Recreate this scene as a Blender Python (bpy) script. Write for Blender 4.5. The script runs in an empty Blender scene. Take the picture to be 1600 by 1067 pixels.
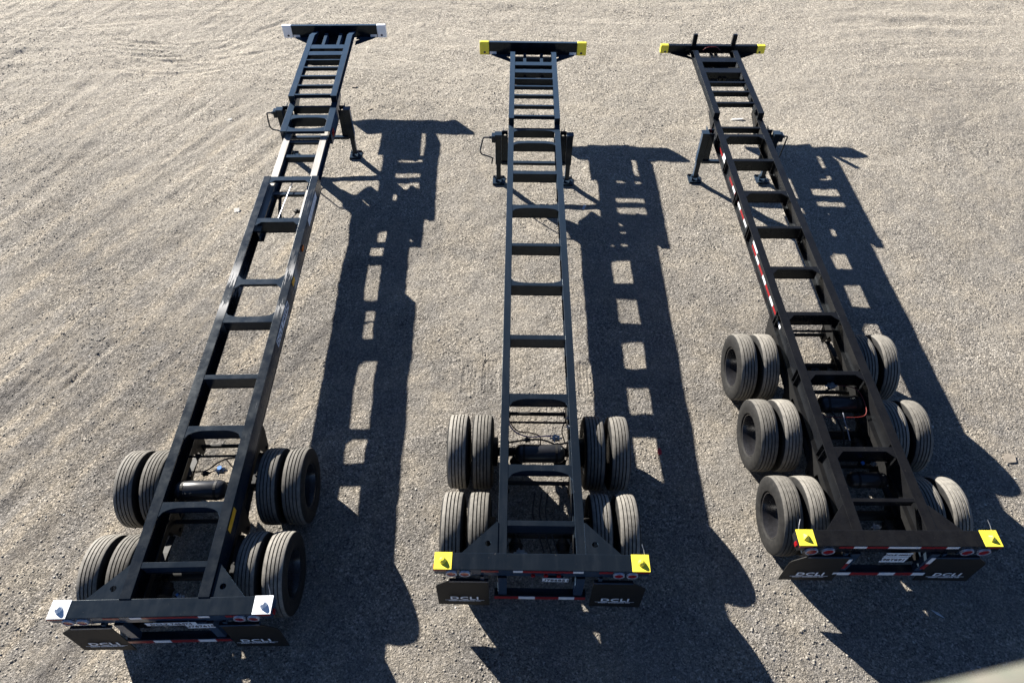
import bpy, math, random
import numpy as np
from mathutils import Matrix, Vector, Euler

random.seed(7)
rng = np.random.default_rng(11)
scene = bpy.context.scene
COL = scene.collection

# ------------------------------------------------------------------ camera
PITCH, ROLL, CAM_Z = math.radians(49.6168), math.radians(0.5577), 8.907
fw = Vector((0, math.cos(PITCH), -math.sin(PITCH)))
up = Vector((0, math.sin(PITCH), math.cos(PITCH)))
rt = Vector((1, 0, 0))
rt2 = rt * math.cos(ROLL) + up * math.sin(ROLL)
up2 = -rt * math.sin(ROLL) + up * math.cos(ROLL)
cam_data = bpy.data.cameras.new('camera')
cam = bpy.data.objects.new('camera', cam_data)
COL.objects.link(cam)
cam.matrix_world = Matrix(((rt2.x, up2.x, -fw.x, 0), (rt2.y, up2.y, -fw.y, 0), (rt2.z, up2.z, -fw.z, CAM_Z), (0, 0, 0, 1)))
cam_data.sensor_width = 36
cam_data.lens = 1070.37 / 1600 * 36
cam_data.clip_start = 0.05
cam_data.clip_end = 3000
cam_data.dof.use_dof = True
cam_data.dof.focus_distance = 11.0
cam_data.dof.aperture_fstop = 2.8
scene.camera = cam

# ------------------------------------------------------------------ sky, sun, exposure
SUN_AZ, SUN_EL = math.radians(-47.6), math.radians(23.25)      # direction in which shadows run, and height
light_dir = Vector((math.cos(SUN_AZ) * math.cos(SUN_EL), math.sin(SUN_AZ) * math.cos(SUN_EL), -math.sin(SUN_EL)))
world = bpy.data.worlds.new('World')
scene.world = world
world.use_nodes = True
wn = world.node_tree
wn.nodes.clear()
sky = wn.nodes.new('ShaderNodeTexSky')
sky.sky_type = 'NISHITA'
sky.sun_disc = False
sky.sun_elevation = SUN_EL
sky.sun_rotation = math.atan2(-light_dir.x, -light_dir.y)
sky.air_density = 0.4
sky.dust_density = 0.1
sky.ozone_density = 3.0
bg = wn.nodes.new('ShaderNodeBackground')
bg.inputs['Strength'].default_value = 0.05
wo = wn.nodes.new('ShaderNodeOutputWorld')
wn.links.new(sky.outputs[0], bg.inputs['Color'])
wn.links.new(bg.outputs[0], wo.inputs['Surface'])
sun_data = bpy.data.lights.new('sun', 'SUN')
sun_data.energy = 5.0
sun_data.angle = math.radians(0.53)
sun_data.color = (1.0, 0.945, 0.865)
sun = bpy.data.objects.new('sun', sun_data)
COL.objects.link(sun)
sun.rotation_euler = light_dir.to_track_quat('-Z', 'Y').to_euler()
scene.view_settings.view_transform = 'Standard'
scene.view_settings.look = 'None'
scene.view_settings.gamma = 1
scene.view_settings.use_curve_mapping = False
scene.view_settings.exposure = 1.7
scene.cycles.max_bounces = 6

# ------------------------------------------------------------------ materials
def new_mat(name):
    m = bpy.data.materials.new(name)
    m.use_nodes = True
    nt = m.node_tree
    return m, nt, nt.nodes['Principled BSDF']

def nd(nt, kind, **kw):
    n = nt.nodes.new(kind)
    for k, v in kw.items():
        if k in n.inputs.keys():
            n.inputs[k].default_value = v
        else:
            setattr(n, k, v)
    return n

def ramp(nt, fac, stops, interp='LINEAR'):
    r = nt.nodes.new('ShaderNodeValToRGB')
    r.color_ramp.interpolation = interp
    els = r.color_ramp.elements
    while len(els) < len(stops):
        els.new(0.5)
    for e, (p, c) in zip(els, stops):
        e.position = p
        e.color = (*c, 1) if len(c) == 3 else c
    nt.links.new(fac, r.inputs[0])
    return r.outputs[0]

def mix(nt, fac, a, b, mode='MIX'):
    n = nt.nodes.new('ShaderNodeMix')
    n.data_type = 'RGBA'
    n.blend_type = mode
    for s, v in ((n.inputs[0], fac), (n.inputs[6], a), (n.inputs[7], b)):
        if hasattr(v, 'links'):
            nt.links.new(v, s)
        elif isinstance(v, (int, float)):
            s.default_value = v
        else:
            s.default_value = (*v, 1)
    return n.outputs[2]

def coords(nt, scale=(1, 1, 1)):
    tc = nt.nodes.new('ShaderNodeTexCoord')
    mp = nt.nodes.new('ShaderNodeMapping')
    mp.inputs['Scale'].default_value = scale
    nt.links.new(tc.outputs['Object'], mp.inputs[0])
    return mp.outputs[0]

def noise(nt, vec, scale, detail=4, rough=0.55):
    n = nd(nt, 'ShaderNodeTexNoise', Scale=scale, Detail=detail, Roughness=rough)
    nt.links.new(vec, n.inputs['Vector'])
    return n.outputs['Fac']

def math_node(nt, op, a, b=None):
    n = nt.nodes.new('ShaderNodeMath')
    n.operation = op
    for s, v in ((n.inputs[0], a), (n.inputs[1], b)):
        if v is None:
            continue
        if hasattr(v, 'links'):
            nt.links.new(v, s)
        else:
            s.default_value = v
    return n.outputs[0]

def paint(name, base, rough, dust=(0.16, 0.145, 0.12), dust_amt=0.25, spec=0.5, scuff=None, ior=1.5, sheen=0.0, chip=None):
    m, nt, b = new_mat(name)
    v = coords(nt)
    n1 = noise(nt, v, 5, 6, 0.65)
    n2 = noise(nt, v, 60, 3)
    d = ramp(nt, n1, [(0.42, (0, 0, 0)), (0.85, (dust_amt,) * 3)])
    d2 = ramp(nt, n2, [(0.5, (0, 0, 0)), (0.9, (dust_amt * 0.8,) * 3)])
    c = mix(nt, d, base, dust)
    c = mix(nt, d2, c, dust)
    if sheen:
        handled = noise(nt, coords(nt, (3, 0.45, 3)), 2.0, 6, 0.7)
        c = mix(nt, ramp(nt, handled, [(0.48, (0, 0, 0)), (0.72, (0.08 if sheen > 0.2 else 0.03,) * 3)]), c, (0.08, 0.09, 0.105))
        chips = noise(nt, coords(nt, (1, 0.5, 1)), 34, 4, 0.75)
        c = mix(nt, ramp(nt, chips, [(0.70, (0, 0, 0)), (0.73, (0.55,) * 3)]), c, (0.22, 0.20, 0.18))
    if scuff:
        vs = coords(nt, (26, 1.6, 26))
        s = noise(nt, vs, 2.2, 8, 0.7)
        big = noise(nt, coords(nt, (0.3, 1, 0.3)), 1.1, 2)
        a = math_node(nt, 'ADD', math_node(nt, 'MULTIPLY', s, 0.55), math_node(nt, 'MULTIPLY', big, 0.75))
        f = ramp(nt, a, [(scuff, (0, 0, 0)), (scuff + 0.015, (1, 1, 1))])
        sp = nt.nodes.new('ShaderNodeSeparateXYZ')
        nt.links.new(coords(nt), sp.inputs[0])
        where = ramp(nt, math_node(nt, 'DIVIDE', sp.outputs[1], 10.0), [(0.22, (0.0,) * 3), (0.26, (0.7,) * 3), (0.29, (0.0,) * 3), (0.44, (0.0,) * 3), (0.47, (1.0,) * 3), (0.54, (1.0,) * 3), (0.57, (0.15,) * 3), (0.8, (0.1,) * 3)])
        f = mix(nt, 1.0, f, where, 'MULTIPLY')
        c = mix(nt, f, c, (0.42, 0.41, 0.39))
    if chip:
        cn = noise(nt, v, 26, 6, 0.72)
        c = mix(nt, ramp(nt, cn, [(chip, (0, 0, 0)), (chip + 0.03, (0.9,) * 3)]), c, (0.09, 0.065, 0.045))
    nt.links.new(c, b.inputs['Base Color'])
    r = ramp(nt, n1, [(0.3, (rough - 0.05,) * 3), (0.8, (rough + 0.09,) * 3)])
    nt.links.new(r, b.inputs['Roughness'])
    b.inputs['Specular IOR Level'].default_value = spec
    b.inputs['IOR'].default_value = ior
    b.inputs['Specular Tint'].default_value = (0.78, 0.92, 1.0, 1)  # cool tint colours the gloss like a blue sky reflection
    if sheen:
        b.inputs['Sheen Weight'].default_value = sheen
        b.inputs['Sheen Roughness'].default_value = 0.45
        b.inputs['Sheen Tint'].default_value = (0.36, 0.62, 1.0, 1)  # blue sky reflection on the frame tops, put into the sheen colour
    bp = nd(nt, 'ShaderNodeBump', Strength=0.03, Distance=0.004)
    nt.links.new(n2, bp.inputs['Height'])
    nt.links.new(bp.outputs[0], b.inputs['Normal'])
    return m

def plain(name, base, rough=0.5, metal=0.0, spec=0.5, var=0.25):
    m, nt, b = new_mat(name)
    v = coords(nt)
    n = noise(nt, v, 18, 4)
    lo = tuple(x * (1 - var) for x in base)
    hi = tuple(min(1, x * (1 + var)) for x in base)
    nt.links.new(ramp(nt, n, [(0.3, lo), (0.7, hi)]), b.inputs['Base Color'])
    b.inputs['Roughness'].default_value = rough
    b.inputs['Metallic'].default_value = metal
    b.inputs['Specular IOR Level'].default_value = spec
    return m

M = {}
M['black'] = paint('black_chassis_paint', (0.0030, 0.0040, 0.0058), 0.20, dust_amt=0.012, spec=0.28, ior=1.5, sheen=0.32)
M['black_scuffed'] = paint('scuffed_chassis_paint', (0.0030, 0.0040, 0.0058), 0.20, dust_amt=0.012, ior=1.5, sheen=0.10, scuff=0.715)
M['brown_black'] = paint('brown_black_chassis_paint', (0.0055, 0.0048, 0.0045), 0.28, dust_amt=0.03, spec=0.28, ior=1.5, sheen=0.04)
M['under'] = plain('dusty_running_gear', (0.008, 0.008, 0.008), 0.6, spec=0.3)
M['yellow'] = paint('yellow_corner_paint', (0.90, 0.75, 0.05), 0.45, dust_amt=0.2, chip=0.66)
M['white'] = paint('white_corner_paint', (0.86, 0.88, 0.90), 0.45, dust_amt=0.15, chip=0.68)
M['steel'] = plain('galvanised_fittings', (0.42, 0.42, 0.42), 0.4, 0.7)
M['tape_white'] = plain('white_reflective_tape', (0.72, 0.74, 0.76), 0.35, var=0.08)
M['tape_red'] = plain('red_reflective_tape', (0.24, 0.010, 0.012), 0.3, var=0.15)
M['lens_red'] = plain('red_lamp_lens', (0.22, 0.005, 0.008), 0.12)
M['lens_amber'] = plain('amber_lamp_lens', (0.75, 0.16, 0.01), 0.15)
M['sticker'] = plain('yellow_sticker', (0.75, 0.38, 0.02), 0.4, var=0.1)
M['ring'] = plain('lamp_ring', (0.42, 0.44, 0.5), 0.3, 0.3)
M['plate'] = plain('licence_plate_white', (0.62, 0.68, 0.74), 0.4, var=0.06)
M['ink'] = plain('dark_ink', (0.02, 0.022, 0.04), 0.5)
M['letter'] = plain('white_lettering', (0.75, 0.78, 0.82), 0.5, var=0.05)
M['flap'] = plain('rubber_mud_flap', (0.0085, 0.0082, 0.0075), 0.65, spec=0.3)
M['hose'] = plain('black_air_hose', (0.012, 0.012, 0.012), 0.45)
M['hose_red'] = plain('red_air_line', (0.14, 0.02, 0.016), 0.4)
M['hose_blue'] = plain('blue_air_line', (0.05, 0.05, 0.30), 0.4)
M['blue_cap'] = plain('blue_valve_cap', (0.06, 0.20, 0.55), 0.35)
M['rim'] = plain('black_wheel_rim', (0.014, 0.014, 0.016), 0.25)
M['tank'] = plain('black_air_tank', (0.022, 0.023, 0.026), 0.28)
M['scrap'] = plain('pale_scrap', (0.7, 0.68, 0.62), 0.8, var=0.1)

def bare_steel():
    m, nt, b = new_mat('worn_bare_steel')
    n = noise(nt, coords(nt, (14, 0.8, 14)), 3, 8, 0.7)
    c = ramp(nt, n, [(0.30, (0.10, 0.085, 0.07)), (0.45, (0.30, 0.285, 0.26)), (0.7, (0.44, 0.43, 0.41))])
    nt.links.new(c, b.inputs['Base Color'])
    b.inputs['Roughness'].default_value = 0.55
    b.inputs['Metallic'].default_value = 0.15
    return m
M['bare'] = bare_steel()

def tyre_mat():
    """black rubber; the tread band (radius beyond the shoulder) carries pale road dust"""
    m, nt, b = new_mat('dusty_tyre_rubber')
    tc = nt.nodes.new('ShaderNodeTexCoord')
    sx = nt.nodes.new('ShaderNodeSeparateXYZ')
    nt.links.new(tc.outputs['Object'], sx.inputs[0])
    r2 = math_node(nt, 'ADD', math_node(nt, 'MULTIPLY', sx.outputs[1], sx.outputs[1]), math_node(nt, 'MULTIPLY', sx.outputs[2], sx.outputs[2]))
    r = math_node(nt, 'SQRT', r2)
    n = noise(nt, tc.outputs['Object'], 14, 5, 0.65)
    n2 = noise(nt, tc.outputs['Object'], 120, 3, 0.6)
    tread = ramp(nt, r, [(0.4985, (0, 0, 0)), (0.5045, (1, 1, 1))])
    # scale r so that ramp resolution is enough
    dusty = ramp(nt, n, [(0.25, (0.11, 0.104, 0.093)), (0.75, (0.25, 0.235, 0.205))])
    dusty = mix(nt, ramp(nt, n2, [(0.55, (0, 0, 0)), (0.75, (0.5,) * 3)]), dusty, (0.05, 0.048, 0.045))
    side = ramp(nt, n, [(0.40, (0.006, 0.006, 0.006)), (0.80, (0.020, 0.019, 0.0175))])
    oi = nt.nodes.new('ShaderNodeObjectInfo')
    wear = ramp(nt, oi.outputs['Random'], [(0.0, (0.65,) * 3), (1.0, (1.2,) * 3)])
    dusty = mix(nt, 1.0, dusty, wear, 'MULTIPLY')
    c = mix(nt, tread, side, dusty)
    nt.links.new(c, b.inputs['Base Color'])
    b.inputs['Roughness'].default_value = 0.8
    b.inputs['Specular IOR Level'].default_value = 0.3
    bp = nd(nt, 'ShaderNodeBump', Strength=0.25, Distance=0.004)
    nt.links.new(n2, bp.inputs['Height'])
    nt.links.new(bp.outputs[0], b.inputs['Normal'])
    return m
M['tyre'] = tyre_mat()

def ground_mat():
    m, nt, b = new_mat('crushed_gravel_ground')
    tc = nt.nodes.new('ShaderNodeTexCoord')
    v = tc.outputs['Object']
    sy = nt.nodes.new('ShaderNodeSeparateXYZ')
    nt.links.new(v, sy.inputs[0])
    def streak(angle, across, along, detail=5):
        mp = nt.nodes.new('ShaderNodeMapping')
        mp.vector_type = 'TEXTURE'
        mp.inputs['Rotation'].default_value = (0, 0, angle)
        mp.inputs['Scale'].default_value = (1 / across, 1 / along, 1)
        nt.links.new(v, mp.inputs[0])
        return noise(nt, mp.outputs[0], 1.0, detail, 0.6)
    big = noise(nt, v, 0.22, 6, 0.6)
    mid = noise(nt, v, 1.3, 7, 0.68)
    fine = noise(nt, v, 30, 5, 0.7)
    grit = noise(nt, v, 90, 3, 0.7)
    lump = noise(nt, v, 9, 4, 0.7)
    patch = noise(nt, v, 0.7, 5, 0.6)
    st1 = streak(math.radians(-26), 2.6, 0.22)       # drive marks running up the left side
    st2 = streak(math.radians(86), 1.5, 0.14)        # drive marks across the far side
    vo = nd(nt, 'ShaderNodeTexVoronoi', Scale=46.0)
    nt.links.new(v, vo.inputs['Vector'])
    vo2 = nd(nt, 'ShaderNodeTexVoronoi', Scale=105.0)
    nt.links.new(v, vo2.inputs['Vector'])
    c = ramp(nt, big, [(0.36, (0.165, 0.154, 0.140)), (0.5, (0.222, 0.207, 0.186)), (0.64, (0.285, 0.262, 0.228))])
    # dry tan silt where the stones have been driven away
    silt = ramp(nt, mid, [(0.44, (0, 0, 0)), (0.62, (0.75,) * 3)])
    c = mix(nt, silt, c, (0.305, 0.270, 0.218))
    left = ramp(nt, math_node(nt, 'DIVIDE', sy.outputs[0], -12.0), [(0.10, (0, 0, 0)), (0.40, (1, 1, 1))])
    far_ = ramp(nt, math_node(nt, 'DIVIDE', sy.outputs[1], 24.0), [(0.46, (0, 0, 0)), (0.78, (1, 1, 1))])
    s1 = mix(nt, left, (0.5, 0.5, 0.5), st1)
    s2 = mix(nt, far_, (0.5, 0.5, 0.5), st2)
    c = mix(nt, 0.85, c, ramp(nt, s1, [(0.36, (0.52, 0.52, 0.54)), (0.5, (1, 1, 1)), (0.64, (1.50, 1.42, 1.28))]), 'MULTIPLY')
    c = mix(nt, 0.85, c, ramp(nt, s2, [(0.36, (0.62, 0.62, 0.63)), (0.5, (1, 1, 1)), (0.64, (1.36, 1.30, 1.20))]), 'MULTIPLY')
    # the ground gets paler towards the far side of the yard
    far_pale = ramp(nt, math_node(nt, 'ADD', math_node(nt, 'DIVIDE', sy.outputs[1], 24.0), math_node(nt, 'MULTIPLY', big, 0.5)), [(0.52, (0, 0, 0)), (1.05, (0.85,) * 3)])
    c = mix(nt, far_pale, c, (0.405, 0.370, 0.312))
    cell = nt.nodes.new('ShaderNodeSeparateColor')
    nt.links.new(vo.outputs['Color'], cell.inputs[0])
    stone = ramp(nt, cell.outputs[0], [(0.0, (0.35,) * 3), (0.2, (0.72,) * 3), (0.75, (1.08,) * 3), (0.97, (1.75,) * 3)])
    cell2 = nt.nodes.new('ShaderNodeSeparateColor')
    nt.links.new(vo2.outputs['Color'], cell2.inputs[0])
    stone2 = ramp(nt, cell2.outputs[1], [(0.0, (0.50,) * 3), (0.6, (1.0,) * 3), (1.0, (1.55,) * 3)])
    loose = ramp(nt, patch, [(0.34, (0.40,) * 3), (0.60, (1.0,) * 3)])     # packed dirt to loose stone
    c = mix(nt, loose, c, mix(nt, 1.0, c, stone, 'MULTIPLY'))
    c = mix(nt, 0.7, c, stone2, 'MULTIPLY')
    c = mix(nt, 0.45, c, ramp(nt, fine, [(0.3, (0.55,) * 3), (0.7, (1.3,) * 3)]), 'MULTIPLY')
    nt.links.new(c, b.inputs['Base Color'])
    b.inputs['Roughness'].default_value = 0.95
    b.inputs['Specular IOR Level'].default_value = 0.15
    h = math_node(nt, 'ADD', math_node(nt, 'MULTIPLY', fine, 0.9), math_node(nt, 'MULTIPLY', lump, 1.5))
    vd = math_node(nt, 'MULTIPLY', vo.outputs['Distance'], loose)
    h = math_node(nt, 'ADD', h, math_node(nt, 'MULTIPLY', vd, -0.5))
    h = math_node(nt, 'ADD', h, math_node(nt, 'MULTIPLY', vo2.outputs['Distance'], -0.3))
    h = math_node(nt, 'ADD', h, math_node(nt, 'MULTIPLY', grit, 0.4))
    bp = nd(nt, 'ShaderNodeBump', Strength=0.85, Distance=0.026)
    nt.links.new(h, bp.inputs['Height'])
    nt.links.new(bp.outputs[0], b.inputs['Normal'])
    return m
M['ground'] = ground_mat()

def pebble_mat():
    m, nt, b = new_mat('loose_stones')
    g = nt.nodes.new('ShaderNodeNewGeometry')
    c = ramp(nt, g.outputs['Random Per Island'], [(0.0, (0.15, 0.14, 0.125)), (0.35, (0.20, 0.186, 0.165)), (0.75, (0.25, 0.23, 0.20)), (0.97, (0.29, 0.27, 0.235)), (1.0, (0.44, 0.43, 0.40))])
    nt.links.new(c, b.inputs['Base Color'])
    b.inputs['Roughness'].default_value = 0.9
    b.inputs['Specular IOR Level'].default_value = 0.2
    return m
M['pebble'] = pebble_mat()

# ------------------------------------------------------------------ mesh helpers
class MB:
    def __init__(self):
        self.v, self.f = [], []
    def add(self, verts, faces):
        o = len(self.v)
        self.v += [tuple(p) for p in verts]
        self.f += [tuple(i + o for i in f) for f in faces]
        return self
    def box(self, x0, x1, y0, y1, z0, z1):
        x0, x1 = min(x0, x1), max(x0, x1)
        return self.add([(x0, y0, z0), (x1, y0, z0), (x1, y1, z0), (x0, y1, z0), (x0, y0, z1), (x1, y0, z1), (x1, y1, z1), (x0, y1, z1)],
                        [(3, 2, 1, 0), (4, 5, 6, 7), (0, 1, 5, 4), (1, 2, 6, 5), (2, 3, 7, 6), (3, 0, 4, 7)])
    def prism(self, poly, axis, a, b):
        """extrude a 2-D polygon along axis ('x': poly=(y,z), 'y': poly=(x,z), 'z': poly=(x,y))"""
        def P(u, w, t):
            return {'x': (t, u, w), 'y': (u, t, w), 'z': (u, w, t)}[axis]
        n = len(poly)
        vs = [P(u, w, a) for u, w in poly] + [P(u, w, b) for u, w in poly]
        fs = [tuple(range(n))[::-1], tuple(range(n, 2 * n))] + [(i, (i + 1) % n, n + (i + 1) % n, n + i) for i in range(n)]
        return self.add(vs, fs)
    def cyl(self, p0, p1, r, n=16, r1=None):
        return self.tube([p0, p1], [r, r if r1 is None else r1], n)
    def tube(self, path, r, n=10):
        path = [Vector(p) for p in path]
        rs = r if isinstance(r, (list, tuple)) else [r] * len(path)
        vs, fs = [], []
        ref = None
        for i, p in enumerate(path):
            d = (path[min(i + 1, len(path) - 1)] - path[max(i - 1, 0)]).normalized()
            if ref is None:
                ref = d.orthogonal().normalized()
            ref = (ref - d * ref.dot(d)).normalized()
            q = d.cross(ref)
            for k in range(n):
                a = 2 * math.pi * k / n
                vs.append(p + (ref * math.cos(a) + q * math.sin(a)) * rs[i])
        for i in range(len(path) - 1):
            for k in range(n):
                a, b = i * n + k, i * n + (k + 1) % n
                fs.append((a, b, b + n, a + n))
        fs.append(tuple(range(n))[::-1])
        fs.append(tuple(range((len(path) - 1) * n, len(path) * n)))
        return self.add(vs, fs)
    def lathe_x(self, prof, n=48, closed=True):
        """revolve (x, r) profile about the x axis"""
        vs, fs = [], []
        m = len(prof)
        for k in range(n):
            a = 2 * math.pi * k / n
            for x, r in prof:
                vs.append((x, r * math.cos(a), r * math.sin(a)))
        for k in range(n):
            k2 = (k + 1) % n
            for i in range(m if closed else m - 1):
                j = (i + 1) % m
                fs.append((k * m + i, k * m + j, k2 * m + j, k2 * m + i))
        return self.add(vs, fs)
    def mesh(self, name, mat, smooth=False):
        me = bpy.data.meshes.new(name)
        me.from_pydata(self.v, [], self.f)
        me.materials.append(mat)
        if smooth:
            me.shade_smooth()
            me.set_sharp_from_angle(angle=math.radians(35))
        me.update()
        return me
    def build(self, name, mat, parent=None, bevel=0.0, smooth=False, loc=None):
        return place(name, self.mesh(name, mat, smooth), parent, bevel, loc)

def place(name, me, parent=None, bevel=0.0, loc=None):
    o = bpy.data.objects.new(name, me)
    COL.objects.link(o)
    if parent is not None:
        o.parent = parent
    if loc is not None:
        o.location = loc
    if bevel:
        b = o.modifiers.new('bevel', 'BEVEL')
        b.width = bevel
        b.segments = 2
        b.limit_method = 'ANGLE'
    return o

def tag(o, label=None, cat=None, group=None, kind=None):
    if label: o['label'] = label
    if cat: o['category'] = cat
    if group: o['group'] = group
    if kind: o['kind'] = kind
    return o

def smooth_path(pts, n=6):
    """Catmull-Rom through pts"""
    P = [Vector(p) for p in pts]
    P = [2 * P[0] - P[1]] + P + [2 * P[-1] - P[-2]]
    out = []
    for i in range(1, len(P) - 2):
        for k in range(n):
            t = k / n
            a, b, c, d = P[i - 1], P[i], P[i + 1], P[i + 2]
            out.append(0.5 * ((2 * b) + (c - a) * t + (2 * a - 5 * b + 4 * c - d) * t * t + (3 * b - a - 3 * c + d) * t ** 3))
    out.append(P[-2])
    return out

def text_mesh(body, size, mat, bold=0.0, sx=1.0, shear=0.0):
    cu = bpy.data.curves.new('lettering', 'FONT')
    cu.body = body
    cu.size = size
    cu.align_x = 'CENTER'
    cu.align_y = 'CENTER'
    cu.offset = bold
    cu.extrude = 0.0012
    cu.space_character = 1.12 if size > 0.1 else 1.05
    cu.shear = shear
    cu.resolution_u = 3
    t = bpy.data.objects.new('lettering', cu)
    COL.objects.link(t)
    dg = bpy.context.evaluated_depsgraph_get()
    me = bpy.data.meshes.new_from_object(t.evaluated_get(dg))
    bpy.data.objects.remove(t)
    bpy.data.curves.remove(cu)
    me.transform(Matrix.Diagonal((sx, 1, 1, 1)))
    me.materials.clear()
    me.materials.append(mat)
    return me

def text_on_rear(body, size, mat, parent, x, y, z, bold=0.0, sx=1.0, tilt=0.0):
    """lettering that faces the rear (-y)"""
    me = text_mesh(body, size, mat, bold, sx)
    me.transform(Matrix.Rotation(math.pi / 2 + tilt, 4, 'X'))
    return place('lettering', me, parent, loc=(x, y, z))

# ------------------------------------------------------------------ ground
def value_noise(x, y, cell, seed):
    r = np.random.default_rng(seed)
    g = r.random((512, 512))
    u, v = x / cell + 200.37, y / cell + 200.71
    i, j = np.floor(u).astype(int), np.floor(v).astype(int)
    a, b = u - i, v - j
    a, b = a * a * (3 - 2 * a), b * b * (3 - 2 * b)
    i0, i1, j0, j1 = i % 512, (i + 1) % 512, j % 512, (j + 1) % 512
    return (g[i0, j0] * (1 - a) * (1 - b) + g[i1, j0] * a * (1 - b) + g[i0, j1] * (1 - a) * b + g[i1, j1] * a * b) - 0.5

RUTS = []      # (polyline of ground points, half width, depth)
def rut(pts, w, d):
    RUTS.append((np.array([(p[0], p[1]) for p in smooth_path([(x, y, 0) for x, y in pts], 5)]), w, d))
for off in (-0.16, 0.0, 0.16):
    rut([(x + off, y - off * 0.4) for x, y in [(-7.87, 6.01), (-7.64, 6.6), (-7.3, 7.17)]], 0.06, 0.032)
for off in (-0.16, 0.0, 0.16):
    rut([(x + off, y - off * 0.4) for x, y in [(-7.52, 6.1), (-7.19, 6.91), (-6.85, 7.83)]], 0.06, 0.032)
rut([(-6.2, 5.5), (-5.92, 6.0), (-5.66, 6.52)], 0.08, 0.020)
for off in (-0.30, -0.10, 0.10, 0.30):
    rut([(x + off * 0.35, y + off) for x, y in [(-12.15, 18.62), (-11.0, 17.91), (-9.78, 17.65), (-8.41, 17.68), (-6.83, 18.85), (-5.97, 19.89)]], 0.075, 0.042)
for off in (-0.30, -0.10, 0.10, 0.30):
    rut([(x + off * 0.35, y + off) for x, y in [(-11.0, 17.35), (-9.97, 16.93), (-8.63, 16.66), (-7.37, 16.98), (-6.35, 17.55), (-5.03, 18.73)]], 0.075, 0.042)
rut([(-11.31, 12.81), (-11.02, 14.51), (-10.62, 15.86), (-10.06, 17.03)], 0.16, 0.040)
rut([(-10.25, 11.74), (-9.97, 12.9), (-9.65, 14.32)], 0.14, 0.030)
rut([(-10.09, 10.31), (-9.89, 11.53), (-9.52, 12.91), (-9.01, 14.19)], 0.15, 0.030)
rut([(-13.47, 17.2), (-13.09, 17.28), (-12.69, 17.39)], 0.25, 0.100)
rut([(-6.49, 4.07), (-6.3, 4.65), (-6.23, 5.4)], 0.10, 0.020)
rut([(-7.06, 4.16), (-6.89, 4.96), (-6.71, 5.62)], 0.10, 0.020)
rut([(10.1, 20.74), (11.88, 20.44), (14.79, 20.25)], 0.25, 0.050)
rut([(8.52, 19.8), (10.84, 19.61), (14.44, 19.52)], 0.22, 0.040)
rut([(11.71, 20.48), (11.86, 19.67), (11.81, 19.08)], 0.15, 0.030)
rut([(9.87, 13.99), (10.49, 14.4), (11.12, 14.82)], 0.06, 0.020)
rut([(11.68, 15.55), (12.78, 16.4)], 0.06, 0.020)
rut([(-3.0, 19.55), (-0.83, 20.08), (1.39, 20.05), (3.56, 19.69), (5.47, 20.14)], 0.25, 0.040)
rut([(-3.36, 8.03), (-3.01, 8.98), (-2.94, 9.68)], 0.10, 0.015)
PRINTS = [(-0.69, 6.80, 0.13, 0.34), (-0.35, 6.80, 0.13, 0.36), (1.21, 6.78, 0.12, 0.36)]   # tyre prints: x, y, half width, half length

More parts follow.
